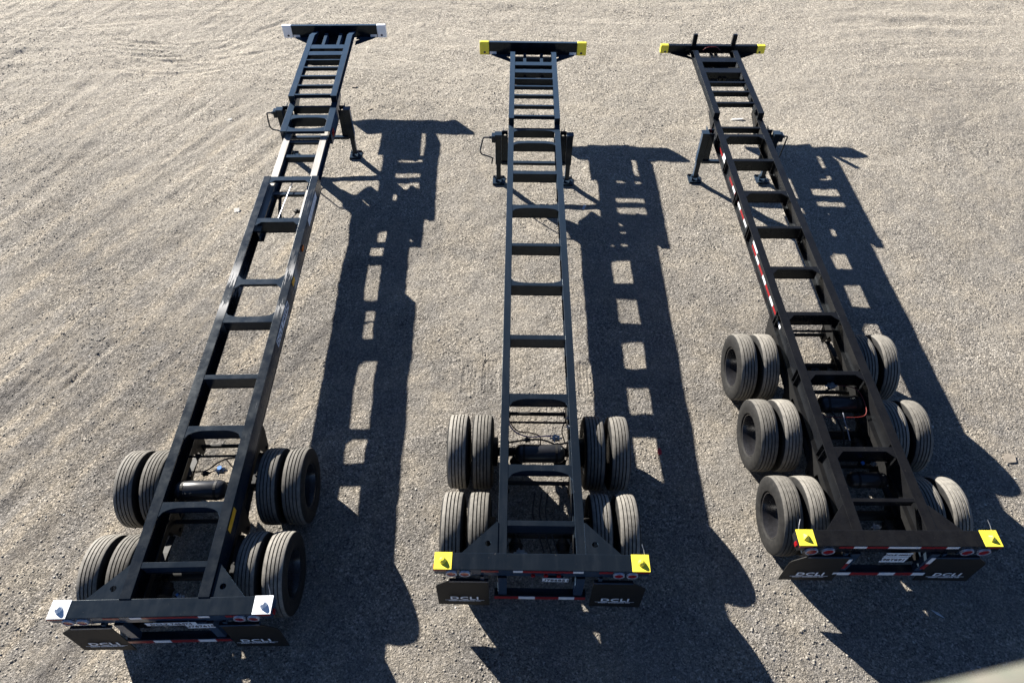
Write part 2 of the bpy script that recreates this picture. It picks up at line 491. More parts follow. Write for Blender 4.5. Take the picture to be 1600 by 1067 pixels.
def ground_height(x, y):
    z = 0.030 * value_noise(x, y, 2.3, 1) + 0.022 * value_noise(x, y, 0.8, 2) + 0.016 * value_noise(x, y, 0.31, 3) + 0.012 * value_noise(x, y, 0.13, 4)
    # faint parallel wheel scuffs, running diagonally on the left and across at the far side
    u, v = 0.90 * x - 0.44 * y, 0.44 * x + 0.90 * y
    m = np.clip((-x - 3.2) / 3.0, 0, 1) * np.clip(0.8 + 2.4 * value_noise(x, y, 3.1, 31), 0, 1)
    z += m * (0.026 * value_noise(u, v * 0.10, 0.22, 32) + 0.018 * value_noise(u, v * 0.14, 0.11, 33))
    m = np.clip((y - 13.5) / 4.0, 0, 1) * np.clip(0.8 + 2.4 * value_noise(x, y, 4.1, 34), 0, 1)
    w_ = y + 0.6 * np.sin(x * 0.33 + 0.5)
    z += m * (0.030 * value_noise(x * 0.09, w_, 0.30, 35) + 0.016 * value_noise(x * 0.12, w_, 0.14, 36))
    for pl, w, d in RUTS:
        lo, hi = pl.min(0) - 4 * w, pl.max(0) + 4 * w
        sel = np.where((x > lo[0]) & (x < hi[0]) & (y > lo[1]) & (y < hi[1]))[0]
        if not len(sel):
            continue
        px, py = x[sel], y[sel]
        best = np.full(len(sel), 1e9)
        along = np.zeros(len(sel))
        ns = len(pl) - 1
        for si, ((ax, ay), (bx, by)) in enumerate(zip(pl[:-1], pl[1:])):
            dx, dy = bx - ax, by - ay
            t = np.clip(((px - ax) * dx + (py - ay) * dy) / (dx * dx + dy * dy + 1e-9), 0, 1)
            dist = np.hypot(px - ax - t * dx, py - ay - t * dy)
            along = np.where(dist < best, (si + t) / ns, along)
            best = np.minimum(best, dist)
        q = (best + 0.10 * w * value_noise(px, py, 0.2, 9) * 4) / w
        fade = np.clip(np.minimum(along, 1 - along) * 3.2, 0, 1) * (0.65 + 1.1 * value_noise(px, py, 0.5, 13))
        z[sel] += 0.6 * d * fade * (-np.exp(-(q ** 2) * 1.0) + 0.65 * np.exp(-((q - 1.9) ** 2) * 1.6))
    for cx, cy, hw, hl in PRINTS:
        sel = np.where((abs(x - cx) < hw * 2) & (abs(y - cy) < hl * 1.6))[0]
        u, v = (x[sel] - cx) / hw, (y[sel] - cy) / hl
        rim = np.maximum(abs(u), abs(v))
        inside = rim < 1
        rib = 0.0030 * np.sign(np.sin(u * math.pi * 4.2)) * (value_noise(x[sel], y[sel], 0.10, 21) > -0.15)
        wt = np.clip((1.12 - rim + 0.5 * value_noise(x[sel], y[sel], 0.09, 23)) / 0.3, 0, 1)
        z[sel] = np.where(inside, z[sel] + wt * (rib - 0.010), z[sel] + 0.003 * np.exp(-((rim - 1.14) / 0.10) ** 2) * (1 + 3 * value_noise(x[sel], y[sel], 0.05, 22)))
    return z

def lines(a, b, step, fine=()):
    g = list(np.arange(a, b + 1e-6, step))
    for c0, c1 in fine:
        g += list(np.arange(c0, c1, 0.014))
    for q in (0.15, 0.4, 0.9, 1.8, 3.5, 7, 14, 30, 70, 160, 400, 900):
        g += [a - q, b + q]
    g = np.unique(np.round(np.array(g), 4))
    keep = np.concatenate([[True], np.diff(g) > 0.006])
    return g[keep]

gx = lines(-17.5, 18.0, 0.05, [(-0.92, -0.12), (1.02, 1.40)])
gy = lines(0.2, 22.5, 0.05, [(6.25, 7.35)])
GX, GY = np.meshgrid(gx, gy)
gzv = ground_height(GX.ravel().copy(), GY.ravel().copy())
far = np.maximum(np.maximum(-17.5 - GX.ravel(), GX.ravel() - 18), np.maximum(0.2 - GY.ravel(), GY.ravel() - 22.5))
gzv = gzv * np.clip(1 - far / 3, 0.0, 1) - 0.012
nv = len(gx) * len(gy)
me = bpy.data.meshes.new('ground')
me.vertices.add(nv)
me.vertices.foreach_set('co', np.stack([GX.ravel(), GY.ravel(), gzv], 1).astype(np.float32).ravel())
ii, jj = np.meshgrid(np.arange(len(gx) - 1), np.arange(len(gy) - 1))
b0 = (jj * len(gx) + ii).ravel()
quads = np.stack([b0, b0 + 1, b0 + 1 + len(gx), b0 + len(gx)], 1).astype(np.int32)
me.loops.add(quads.size)
me.loops.foreach_set('vertex_index', quads.ravel())
me.polygons.add(len(quads))
me.polygons.foreach_set('loop_start', (np.arange(len(quads)) * 4).astype(np.int32))
me.polygons.foreach_set('use_smooth', np.ones(len(quads), bool))
me.update(calc_edges=True)
me.materials.append(M['ground'])
ground = place('ground', me)
tag(ground, 'tan grey crushed gravel yard with tyre ruts', 'ground', kind='structure')

# loose stones
N = 200000
py = 0.3 + 21.5 * rng.random(N * 2) ** 1.25
px = (rng.random(N * 2) - 0.5) * 36
ok = abs(px) < (py * 0.78 + 5.2)
px, py = px[ok][:N], py[ok][:N]
N = len(px)
sz = (0.0042 + 0.0125 * rng.random(N) ** 5.0) * (0.7 + 0.75 * (value_noise(px, py, 1.4, 51) + 0.5))
pz = ground_height(px.copy(), py.copy()) - 0.012
octa = np.array([(1, 0, 0), (0, 1, 0), (-1, 0, 0), (0, -1, 0), (0, 0, 0.55), (0, 0, -0.6)], np.float32)
V = np.repeat(octa[None], N, 0) * (1 + 0.45 * (rng.random((N, 6, 3)) - 0.5)).astype(np.float32)
ang = rng.random(N) * 6.283
ca, sa = np.cos(ang)[:, None], np.sin(ang)[:, None]
str_ = (0.75 + 0.7 * rng.random(N))[:, None]
X = V[:, :, 0] * str_
Y = V[:, :, 1]
V = np.stack([X * ca - Y * sa, X * sa + Y * ca, V[:, :, 2]], 2) * sz[:, None, None]
V += np.stack([px, py, pz + sz * 0.10], 1)[:, None, :]
tri = np.array([(0, 1, 4), (1, 2, 4), (2, 3, 4), (3, 0, 4), (1, 0, 5), (2, 1, 5), (3, 2, 5), (0, 3, 5)], np.int32)
T3 = (tri[None] + (np.arange(N) * 6)[:, None, None]).astype(np.int32)
me = bpy.data.meshes.new('gravel')
me.vertices.add(N * 6)
me.vertices.foreach_set('co', V.astype(np.float32).ravel())
me.loops.add(N * 24)
me.loops.foreach_set('vertex_index', T3.ravel())
me.polygons.add(N * 8)
me.polygons.foreach_set('loop_start', (np.arange(N * 8) * 3).astype(np.int32))
me.update(calc_edges=True)
me.materials.append(M['pebble'])
tag(place('gravel', me), 'loose grey and tan stones strewn over the yard', 'gravel', kind='stuff')

# ------------------------------------------------------------------ chassis parts
def i_beam(mb, xc, w, y0, y1, z0, z1, t=0.016, web=0.012, shift=0.0):
    mb.box(xc - w / 2, xc + w / 2, y0, y1, z1 - t, z1)
    mb.box(xc - w / 2, xc + w / 2, y0, y1, z0, z0 + t)
    mb.box(xc + shift - web / 2, xc + shift + web / 2, y0 + 0.001, y1 - 0.001, z0 + t, z1 - t)

def crossmember(root, x0, x1, yf, yn, z, depth, shape='plain', ext=0.16, mat='black', drop=0.004):
    """a flanged beam from rail to rail; the top plate may widen towards the rails"""
    mb = MB()
    zt = z - drop
    t = 0.012
    w = x1 - x0
    def edge(y, dy, kind):
        # list of (x, y) along one side from x0 to x1, ends shifted by dy
        if kind == 'arch':
            pts = []
            L = min(0.34 * w, 0.30)
            for k in range(7):
                a = k / 6
                pts.append((x0 + L * a, y + dy * (1 - math.sqrt(max(0, 1 - (1 - a) ** 2)))))
            return pts + [(x0 + x1 - p[0], p[1]) for p in reversed(pts)]
        if kind == 'chamfer':
            return [(x0, y + dy), (x0 + abs(dy) * 0.95, y), (x1 - abs(dy) * 0.95, y), (x1, y + dy)]
        return [(x0, y), (x1, y)]
    near_kind, far_kind = 'plain', 'plain'
    if shape == 'near_arch': near_kind = 'arch'
    if shape == 'far_arch': far_kind = 'arch'
    if shape == 'near_chamfer': near_kind = 'chamfer'
    if shape == 'both_chamfer': near_kind = far_kind = 'chamfer'
    if shape == 'band': near_kind = far_kind = 'arch'
    near = edge(yn, -ext, near_kind)
    farl = edge(yf, (-ext * 0.9 if shape == 'band' else ext), far_kind)
    mb.prism(near + farl[::-1], 'z', zt - t, zt)
    if depth > 0.05:
        ym = yn + 0.012
        mb.box(x0, x1, ym, ym + 0.010, zt - depth + t, zt - t)
        mb.box(x0, x1, yn + 0.004, yn + 0.06, zt - depth, zt - depth + t)
    else:
        mb.box(x0, x1, yn + 0.004, yf - 0.004, zt - depth - 0.01, zt - t)
    return mb.build('crossmember', M[mat], root, bevel=0.003)

def c_round(mb, p0, p1, r, n=18):
    mb.cyl(p0, p1, r, n)

def tyre_profile():
    """half-closed (x, r) loop of a ribbed truck tyre, width 0.28, radius 0.515"""
    R, hw = 0.515, 0.14
    pr = [(-0.100, 0.295), (-0.128, 0.315), (-0.141, 0.365), (-0.145, 0.410), (-0.138, 0.455), (-0.126, 0.488), (-0.117, 0.502)]
    # tread ribs
    grooves = [-0.068, -0.023, 0.023, 0.068]
    g = 0.0075
    def crown(x): return R - 0.010 * (x / 0.117) ** 2
    pr.append((-0.112, crown(-0.112)))
    for c in grooves:
        pr += [(c - g, crown(c)), (c - g * 0.7, R - 0.018), (c + g * 0.7, R - 0.018), (c + g, crown(c))]
    pr.append((0.112, crown(0.112)))
    pr += [(-x, r) for x, r in reversed(pr[:7])]
    return pr
TYRE_MESH = MB().lathe_x(tyre_profile(), 72).mesh('tyre', M['tyre'], True)
def rim_mesh(dish):
    s = dish
    # outer flange, deep barrel, disc, hub; the open side is towards +x * s
    prof = [(0.105, 0.300), (0.112, 0.296), (0.108, 0.284), (0.060, 0.272), (0.020, 0.262), (-0.050, 0.250), (-0.082, 0.235), (-0.092, 0.150), (-0.092, 0.145), (-0.092, 0.085), (-0.05, 0.080), (-0.035, 0.060), (-0.033, 0.0005)]
    back = [(-0.10, 0.0005), (-0.10, 0.25), (-0.105, 0.296), (-0.105, 0.300)]
    mb = MB().lathe_x([(x * s, r) for x, r in prof + back], 40)
    for k in range(10):
        a = 2 * math.pi * k / 10
        c = (0.167 * math.cos(a), 0.167 * math.sin(a))
        mb.cyl((-0.093 * s, *c), (-0.068 * s, *c), 0.016, 6)
    return mb.mesh('rim', M['rim'], True)
RIM = {1: rim_mesh(1), -1: rim_mesh(-1)}

def wheels(root, axles, xo, xi, r=0.515):
    for ya in axles:
        for s in (-1, 1):
            for xx, face in ((xo, s), (xi, -s)):
                t = place('tyre', TYRE_MESH, root, loc=(s * xx, ya, r - 0.006))
                k = r / 0.515
                t.scale = (1, k, k)
                t.rotation_euler = (random.uniform(0, 6.28), 0, 0)
                place('rim', RIM[face], t)
        mb = MB()
        mb.cyl((-0.62, ya, r), (0.62, ya, r), 0.064, 16)
        mb.build('axle', M['under'], root, smooth=True)
        for s in (-1, 1):
            mb = MB()
            mb.cyl((s * 0.56, ya, r), (s * 0.90, ya, r), 0.205, 24)
            mb.build('brake_drum', M['under'], root, smooth=True)
            mb = MB()
            c = (s * 0.30, ya - 0.20, r + 0.07)
            mb.tube([(c[0], c[1] - 0.09, c[2]), (c[0], c[1] - 0.085, c[2]), (c[0], c[1] - 0.01, c[2]), (c[0], c[1], c[2]), (c[0], c[1] + 0.012, c[2]), (c[0], c[1] + 0.02, c[2]), (c[0], c[1] + 0.08, c[2])],
                    [0.05, 0.08, 0.085, 0.095, 0.095, 0.08, 0.06], 16)
            mb.cyl((c[0], c[1] + 0.08, c[2]), (c[0], c[1] + 0.22, c[2] - 0.03), 0.012, 8)
            mb.build('brake_chamber', M['under'], root, smooth=True)

def suspension(root, axles, xr, z_rail_bottom, r=0.515):
    y_first, y_last = min(axles), max(axles)
    ys = [y_first - 0.55] + [(a + b) / 2 for a, b in zip(sorted(axles)[:-1], sorted(axles)[1:])] + [y_last + 0.58]
    for s in (-1, 1):
        x = s * xr
        MB().box(x - 0.055, x + 0.055, y_first - 0.5, y_last + 0.75, z_rail_bottom - 0.115, z_rail_bottom - 0.004).build('subframe_rail', M['under'], root, bevel=0.004)
        for k, y in enumerate(ys):
            zt = z_rail_bottom - 0.115
            zb = 0.46 if 0 < k < len(ys) - 1 else 0.50
            mb = MB()
            for dx in (-0.055, 0.043):
                mb.prism([(y - 0.16, zt), (y + 0.16, zt), (y + 0.07, zb), (y - 0.07, zb)], 'x', x + dx, x + dx + 0.012)
            mb.cyl((x - 0.075, y, zb + 0.06), (x + 0.075, y, zb + 0.06), 0.028, 10)
            mb.build('spring_hanger', M['under'], root)
        for ya in axles:
            mb = MB()
            for q in range(3):
                L = 0.50 - q * 0.12
                pts = [(ya + L * t, r + 0.13 - q * 0.016 - 0.085 * t * t * (L / 0.5) ** 2) for t in np.linspace(-1, 1, 9)]
                poly = pts + [(y, z - 0.014) for y, z in reversed(pts)]
                mb.prism(poly, 'x', x - 0.038, x + 0.038)
            mb.build('leaf_spring', M['under'], root)
            mb = MB()
            mb.box(x - 0.06, x + 0.06, ya - 0.09, ya + 0.09, r + 0.132, r + 0.155)
            for dx in (-0.046, 0.046):
                for dy in (-0.07, 0.07):
                    mb.cyl((x + dx, ya + dy, r - 0.09), (x + dx, ya + dy, r + 0.19), 0.010, 6)
            mb.build('spring_clamp', M['under'], root)
            MB().tube([(x + s * 0.02, ya + 0.03, r - 0.03), (x + s * 0.02, ya + 0.50, r + 0.02)], 0.022, 8).build('torque_arm', M['under'], root)
    for y in ys[:-1][:3]:
        MB().cyl((-xr, y + 0.02, z_rail_bottom - 0.2), (xr, y + 0.02, z_rail_bottom - 0.2), 0.03, 10).build('suspension_cross_tube', M['under'], root, smooth=True)
    MB().cyl((-xr, ys[-1], 0.62), (xr, ys[-1], 0.62), 0.028, 10).build('suspension_cross_tube', M['under'], root, smooth=True)

def air_tank(root, x0, x1, y, z, r):
    mb = MB()
    mb.tube([(x0, y, z), (x0 + 0.012, y, z), (x0 + 0.04, y, z), (x0 + 0.075, y, z), (x1 - 0.075, y, z), (x1 - 0.04, y, z), (x1 - 0.012, y, z), (x1, y, z)],
            [r * 0.35, r * 0.66, r * 0.90, r, r, r * 0.90, r * 0.66, r * 0.35], 28)
    t = mb.build('air_tank', M['tank'], root, smooth=True)
    for xx in (x0 + 0.12, x1 - 0.12):
        mb = MB()
        mb.lathe_x([(-0.016, r + 0.001), (-0.016, r + 0.004), (0.016, r + 0.004), (0.016, r + 0.001)], 28)
        mb.build('tank_strap', M['under'], t, loc=(xx, y, z))
    MB().box(x0 + 0.05, x1 - 0.05, y + r * 0.3, y + r * 0.3 + 0.012, z - r - 0.01, z - r * 0.8).build('tank_bracket', M['under'], t)
    return t

def hose(root, pts, r=0.008, mat='hose'):
    return MB().tube(smooth_path(pts, 6), r, 7).build('air_hose', M[mat], root, smooth=True)

def valve(root, x, y, z, s=0.05, mat='steel', cap=None):
    mb = MB()
    mb.box(x - s, x + s, y - s * 0.7, y + s * 0.7, z - s * 0.6, z + s * 0.5)
    mb.cyl((x - s * 1.7, y, z), (x + s * 1.7, y, z), s * 0.28, 8)
    mb.cyl((x, y, z + s * 0.5), (x, y, z + s * 1.1), s * 0.5, 10)
    mb.cyl((x - s * .4, y - s * 1.3, z), (x - s * .4, y + s * 1.3, z), s * 0.25, 8)
    v = mb.build('relay_valve', M[mat], root, bevel=0.003)
    if cap:
        MB().cyl((x, y, z + s * 1.1), (x, y, z + s * 1.5), s * 0.6, 12).build('valve_cap', M[cap], v, smooth=True)
    return v

def landing_gear(root, y, x, z_top, crank_side, crank, xr):
    for s in (-1, 1):
        mb = MB()
        X = s * x
        mb.box(X - 0.062, X + 0.062, y - 0.062, y + 0.062, 0.46, z_top)
        mb.box(X - 0.047, X + 0.047, y - 0.047, y + 0.047, 0.07, 0.46)
        leg = mb.build('landing_leg', M['black'], root, bevel=0.006)
        mb = MB()
        mb.box(X - 0.128, X + 0.128, y - 0.145, y + 0.145, 0.004, 0.018)
        for q in (-1, 1):
            mb.box(X - 0.12, X + 0.12, y + q * 0.135 - 0.006, y + q * 0.135 + 0.006, 0.018, 0.045)
            mb.prism([(y - 0.06, 0.018), (y + 0.06, 0.018), (y + 0.03, 0.12), (y - 0.03, 0.12)], 'x', X + q * 0.062 - 0.005, X + q * 0.062 + 0.005)
        mb.cyl((X - 0.08, y, 0.085), (X + 0.08, y, 0.085), 0.016, 8)
        mb.build('landing_foot', M['black'], leg, bevel=0.002)
        mb = MB()
        mb.box(X - 0.072, X + 0.072, y - 0.072, y + 0.072, z_top - 0.001, z_top + 0.018)
        mb.build('leg_cap', M['black'], leg, bevel=0.004)
        # hanger plate between rail and leg, tapering to the brace
        a, b = s * (xr + 0.01), s * (x - 0.063)
        poly = [(a, z_top - 0.03), (b, z_top - 0.03), (b, 0.44), (a * 0.98, 0.50)]
        MB().prism(poly, 'y', y - 0.012, y + 0.004).build('hanger_plate', M['black'], root)
        MB().prism([(y - 0.02, z_top - 0.05), (y + 0.34, z_top - 0.05), (y + 0.02, 0.60), (y - 0.02, 0.60)], 'x', s * (x - 0.10), s * (x - 0.09)).build('side_brace', M['black'], root)
    MB().box(-x + 0.063, x - 0.063, y - 0.05, y + 0.03, 0.44, 0.50).build('landing_gear_brace', M['black'], root, bevel=0.005)
    # upper cross plate with a round hole at each end
    for s in (-1, 1):
        cx, cz = s * 0.585, z_top - 0.075
        ring = [(cx + 0.026 * math.cos(a), cz + 0.026 * math.sin(a)) for a in np.linspace(0, 2 * math.pi, 16, endpoint=False)]
        bx0, bx1, bz0, bz1 = s * 0.53, s * 0.65, z_top - 0.16, z_top + 0.03
        x0, x1 = min(bx0, bx1), max(bx0, bx1)
        def sq(a):
            c, d = math.cos(a), math.sin(a)
            k = 1 / max(abs(c), abs(d))
            return ((x0 + x1) / 2 + c * k * (x1 - x0) / 2, (bz0 + bz1) / 2 + d * k * (bz1 - bz0) / 2)
        outer = [sq(a) for a in np.linspace(0, 2 * math.pi, 16, endpoint=False)]
        mb = MB()
        yy = y + 0.075
        vs = [(p[0], yy, p[1]) for p in outer] + [(p[0], yy, p[1]) for p in ring] + [(p[0], yy + 0.012, p[1]) for p in outer] + [(p[0], yy + 0.012, p[1]) for p in ring]
        fs = []
        for k in range(16):
            j = (k + 1) % 16
            fs += [(k, j, 16 + j, 16 + k), (32 + j, 32 + k, 48 + k, 48 + j), (j, k, 32 + k, 32 + j), (16 + k, 16 + j, 48 + j, 48 + k)]
        mb.add(vs, fs)
        mb.build('wing_plate', M['black'], root)
    # gearbox and crank
    s = crank_side
    X = s * (x + 0.063)
    mb = MB()
    mb.box(X, X + s * 0.07, y - 0.07, y + 0.07, z_top - 0.16, z_top - 0.01)
    mb.cyl((X + s * 0.07, y, z_top - 0.08), (X + s * 0.12, y, z_top - 0.08), 0.028, 12)
    mb.build('crank_gearbox', M['black'], root, bevel=0.006)
    pts = [(X + s * 0.05, y, z_top - 0.08)] + [(s * a, y + dy, b) for a, dy, b in crank]
    path = []
    for i, p in enumerate(pts):
        p = Vector(p)
        if 0 < i < len(pts) - 1:
            a, b = Vector(pts[i - 1]), Vector(pts[i + 1])
            path += [p + (a - p).normalized() * 0.02, p + ((a - p).normalized() + (b - p).normalized()) * 0.006, p + (b - p).normalized() * 0.02]
        else:
            path.append(p)
    MB().tube(path, 0.015, 8).build('crank_handle', M['black'], root, smooth=True)

def twist_lock(root, x, y, z, mat, faceted, turn=0.0):
    mb = MB()
    if faceted:
        n = 4
        ring = lambda r, zz, w: [(x + r * w * math.cos(a + turn), y + r * math.sin(a + turn), zz) for a in np.linspace(math.pi / 4, 2 * math.pi + math.pi / 4, 5)[:4]]
        vs = ring(0.056, z, 0.8) + ring(0.054, z + 0.014, 0.8) + ring(0.014, z + 0.045, 0.7)
    else:
        n = 14
        ring = lambda r, zz, ox=0: [(x + ox + r * math.cos(a), y + r * math.sin(a), zz) for a in np.linspace(0, 2 * math.pi, n, endpoint=False)]
        vs = ring(0.042, z) + ring(0.040, z + 0.018) + ring(0.020, z + 0.046, 0.0)
    fs = [tuple(range(2 * n, 3 * n))]
    for l in range(2):
        fs += [(l * n + k, l * n + (k + 1) % n, (l + 1) * n + (k + 1) % n, (l + 1) * n + k) for k in range(n)]
    mb.add(vs, fs)
    t = mb.build('twist_lock', M[mat], root, bevel=0.006)
    return t

def rear_end(root, W, H, db, xr, mat_frame, corner, spec):
    hw = W / 2
    ce = 0.205
    mb = MB()
    mb.box(-hw + ce, hw - ce, 0, db, H - 0.17, H)
    for s in (-1, 1):
        mb.box(s * (hw - ce), s * hw, 0.003, db - 0.003, H - 0.14, H - 0.003)
    bol = mb.build('rear_bolster', M[mat_frame], root, bevel=0.005)
    for s in (-1, 1):
        MB().box(s * (hw - ce + 0.002), s * (hw + 0.002), -0.002, db + 0.002, H - 0.002, H + 0.006).build('bolster_corner', M[corner], bol, bevel=0.002)
        twist_lock(bol, s * (hw - 0.095), db / 2, H + 0.006, corner, spec.get('facet', s > 0) if not isinstance(spec.get('facet'), dict) else spec['facet'][s], 0.2 * s)
        # gusset from rail to bolster, with an eye
        gx0, gy0, gx1 = xr, spec['gy'], spec['gx']
        tri = [(s * gx0, db), (s * gx1, db), (s * (gx0 + 0.02), gy0), (s * gx0, gy0)]
        if spec.get('eye', True):
            c = (s * (gx0 + 0.115), db + 0.125)
            m = MB()
            n = 20
            ring = [(c[0] + 0.036 * math.cos(a), c[1] + 0.036 * math.sin(a)) for a in np.linspace(0, 2 * math.pi, n, endpoint=False)]
            # outer boundary sampled along rays from the eye centre
            def hit(a):
                d = Vector((math.cos(a), math.sin(a)))
                best = 9
                for i in range(4):
                    p, q = Vector(tri[i]), Vector(tri[(i + 1) % 4])
                    e = q - p
                    den = d.x * e.y - d.y * e.x
                    if abs(den) < 1e-9: continue
                    w_ = p - Vector(c)
                    t = (w_.x * e.y - w_.y * e.x) / den
                    u = (w_.x * d.y - w_.y * d.x) / den
                    if t > 0 and -1e-6 <= u <= 1 + 1e-6: best = min(best, t)
                return best
            angs = sorted(set([2 * math.pi * k / n for k in range(n)] + [math.atan2(p[1] - c[1], p[0] - c[0]) % (2 * math.pi) for p in tri]))
            out = [(c[0] + math.cos(a) * hit(a), c[1] + math.sin(a) * hit(a)) for a in angs]
            rin = [(c[0] + 0.036 * math.cos(a), c[1] + 0.036 * math.sin(a)) for a in angs]
            k_ = len(angs)
            z0, z1 = H - 0.030, H - 0.016
            vs = [(*p, z1) for p in out] + [(*p, z1) for p in rin] + [(*p, z0) for p in out] + [(*p, z0) for p in rin]
            fs = []
            for i in range(k_):
                j = (i + 1) % k_
                fs += [(i, j, k_ + j, k_ + i), (2 * k_ + j, 2 * k_ + i, 3 * k_ + i, 3 * k_ + j), (j, i, 2 * k_ + i, 2 * k_ + j), (k_ + i, k_ + j, 3 * k_ + j, 3 * k_ + i)]
            m.add(vs, fs)
            m.build('corner_gusset', M[mat_frame], root)
        else:
            MB().prism(tri, 'z', H - 0.030, H - 0.016).build('corner_gusset', M[mat_frame], root, bevel=0.002)
        # tail lamps
        for lx in spec['lamps']:
            zc = H - spec['lamp_drop']
            mb = MB().cyl((s * lx, -0.004, zc), (s * lx, -0.02, zc), spec['lamp_r'], 24)
            lamp = mb.build('tail_light', M['lens_red'], bol, smooth=True)
            pr = MB().lathe_x([(-0.004, spec['lamp_r']), (-0.026, spec['lamp_r']), (-0.026, spec['lamp_r'] + 0.013), (-0.004, spec['lamp_r'] + 0.016)], 26)
            me_ = pr.mesh('lamp_ring', M['ring'], True)
            me_.transform(Matrix.Rotation(math.pi / 2, 4, 'Z'))
            place('lamp_ring', me_, bol, loc=(s * lx, 0, zc))
        MB().box(s * (spec['lamps'][0] - 0.09), s * (spec['lamps'][-1] + 0.09), -0.003, 0.09, H - spec['lamp_drop'] - 0.085, H - spec['lamp_drop'] + 0.06).build('lamp_box', M['black'], bol, bevel=0.004)
        # licence-lamp style side marker
        MB().box(s * (hw - 0.16), s * (hw - 0.002), -0.005, 0.002, H - 0.038, H - 0.012).build('reflective_tape', M['tape_red'], bol)
        # mud flap
        fx0, fx1 = spec['flap']
        zt, zb = spec['flap_z']
        poly = [(s * fx0, zt), (s * (fx1 - 0.16), zt), (s * fx1, zt - 0.15), (s * fx1, zb), (s * fx0, zb)]
        m = MB()
        rows = 7
        def flap_pt(u, k):
            # u across 0..1 from inner to outer, k row 0..1 from top
            z = zt + (zb - zt) * k
            xo = fx1 - 0.16 + 0.16 * min(1, (k * (zt - zb)) / 0.15)
            x = fx0 + (xo - fx0) * u
            y = spec['flap_y'] - 0.02 * k * k + 0.006 * math.sin(3 * u + s)
            return (s * x, y, z)
        vs, fs = [], []
        ks = [0, 0.1, 0.2, 0.28, 0.4, 0.6, 0.8, 1.0]
        us = np.linspace(0, 1, 6)
        for th in (0.0, 0.009):
            for k in ks:
                for u in us:
                    p = flap_pt(u, k)
                    vs.append((p[0], p[1] + th, p[2]))
        nu, nk = len(us), len(ks)
        for side in (0, 1):
            for a in range(nk - 1):
                for b_ in range(nu - 1):
                    i = side * nk * nu + a * nu + b_
                    fs.append((i, i + 1, i + 1 + nu, i + nu))
        border = [(0, b_) for b_ in range(nu)] + [(a, nu - 1) for a in range(1, nk)] + [(nk - 1, b_) for b_ in range(nu - 2, -1, -1)] + [(a, 0) for a in range(nk - 2, 0, -1)]
        idx = [a * nu + b_ for a, b_ in border]
        for i, j in zip(idx, idx[1:] + idx[:1]):
            fs.append((i, j, j + nk * nu, i + nk * nu))
        m.add(vs, fs)
        flap = m.build('mud_flap', M['flap'], root, smooth=True)
        MB().box(s * fx0, s * (fx1 - 0.17), spec['flap_y'] - 0.006, spec['flap_y'] + 0.03, zt - 0.015, zt + 0.025).build('flap_bracket', M['black'], flap)
        MB().box(s * (fx0 + 0.05), s * (fx0 + 0.09), spec['flap_y'] + 0.01, spec['flap_y'] + 0.05, zt, H - 0.15).build('flap_bracket', M['black'], flap)
        tx = s * spec['text_x']
        ty = spec['flap_y'] - 0.022
        tz = spec['text_z']
        text_on_rear('DCLI', 0.125, M['letter'], flap, tx, ty, tz, bold=0.0028, sx=1.2)
        MB().box(tx - 0.24, tx + 0.24, ty - 0.002, ty, tz - 0.062, tz - 0.056).build('underline', M['letter'], flap)
        text_on_rear('DIRECT CHASSISLINK, INC.', 0.030, M['letter'], flap, tx, ty, tz - 0.085, bold=0.0006, sx=1.05)
    # tape on the bolster face
    for x0, x1, c in spec['tape']:
        MB().box(x0, x1, -0.004, 0.001, H - 0.060, H - 0.012).build('reflective_tape', M['tape_' + c], bol)
    for x in spec.get('markers', ()):
        MB().cyl((x, -0.002, H - 0.115), (x, -0.024, H - 0.115), 0.026, 14).build('marker_light', M['lens_red'], bol, smooth=True)
    for (px, pz, pw, ph, txt, ts) in spec['plates']:
        y = -0.032
        p = MB().box(px - pw / 2, px + pw / 2, y, y + 0.004, pz - ph / 2, pz + ph / 2).build('licence_plate', M['plate'], root, bevel=0.002)
        MB().box(px - pw * 0.3, px + pw * 0.3, y + 0.005, 0.03, pz - 0.02, H - 0.14).build('plate_bracket', M['black'], p)
        text_on_rear(txt, ts, M['ink'], p, px, y - 0.002, pz, bold=0.0015)
    # underride guard
    gz, gw = spec['guard_z'], spec['guard_w']
    g = MB().box(-gw, gw, -0.045, 0.055, gz - 0.055, gz + 0.045).build('underride_guard', M['black'], root, bevel=0.006)
    for s in (-1, 1):
        MB().box(s * (gw - 0.155), s * (gw - 0.05), -0.03, 0.05, gz + 0.045, H - 0.16).build('guard_post', M['black'], g, bevel=0.005)
        MB().prism([(0.05, gz + 0.04), (0.05, H - 0.3), (0.45, H - 0.27), (0.45, H - 0.36)], 'x', s * (gw - 0.12), s * (gw - 0.09)).build('guard_brace', M['black'], g)
    for x0, x1, c in spec['guard_tape']:
        MB().box(x0, x1, -0.050, -0.044, gz - 0.04, gz + 0.034).build('reflective_tape', M['tape_' + c], g)
    for x0, x1, z0, z1, c in spec.get('post_tape', ()):
        MB().box(x0, x1, -0.036, -0.029, z0, z1).build('reflective_tape', M['tape_' + c], g)
    # air-line antenna of each side marker: a short whisker on the outer end
    for s in (-1, 1):
        if s in spec.get('whisker', (1,)):
            x = s * (hw - 0.04)
            MB().tube([(x, db - 0.01, H - 0.02), (x - s * 0.01, db + 0.05, H + 0.02), (x - s * 0.03, db + 0.11, H + 0.05)], 0.005, 6).build('grab_wire', M['steel'], bol)
        MB().box(s * (hw - 0.001), s * (hw + 0.018), 0.03, 0.085, H - 0.115, H - 0.055).build('side_marker', M['lens_red'], bol, bevel=0.004)
    return bol

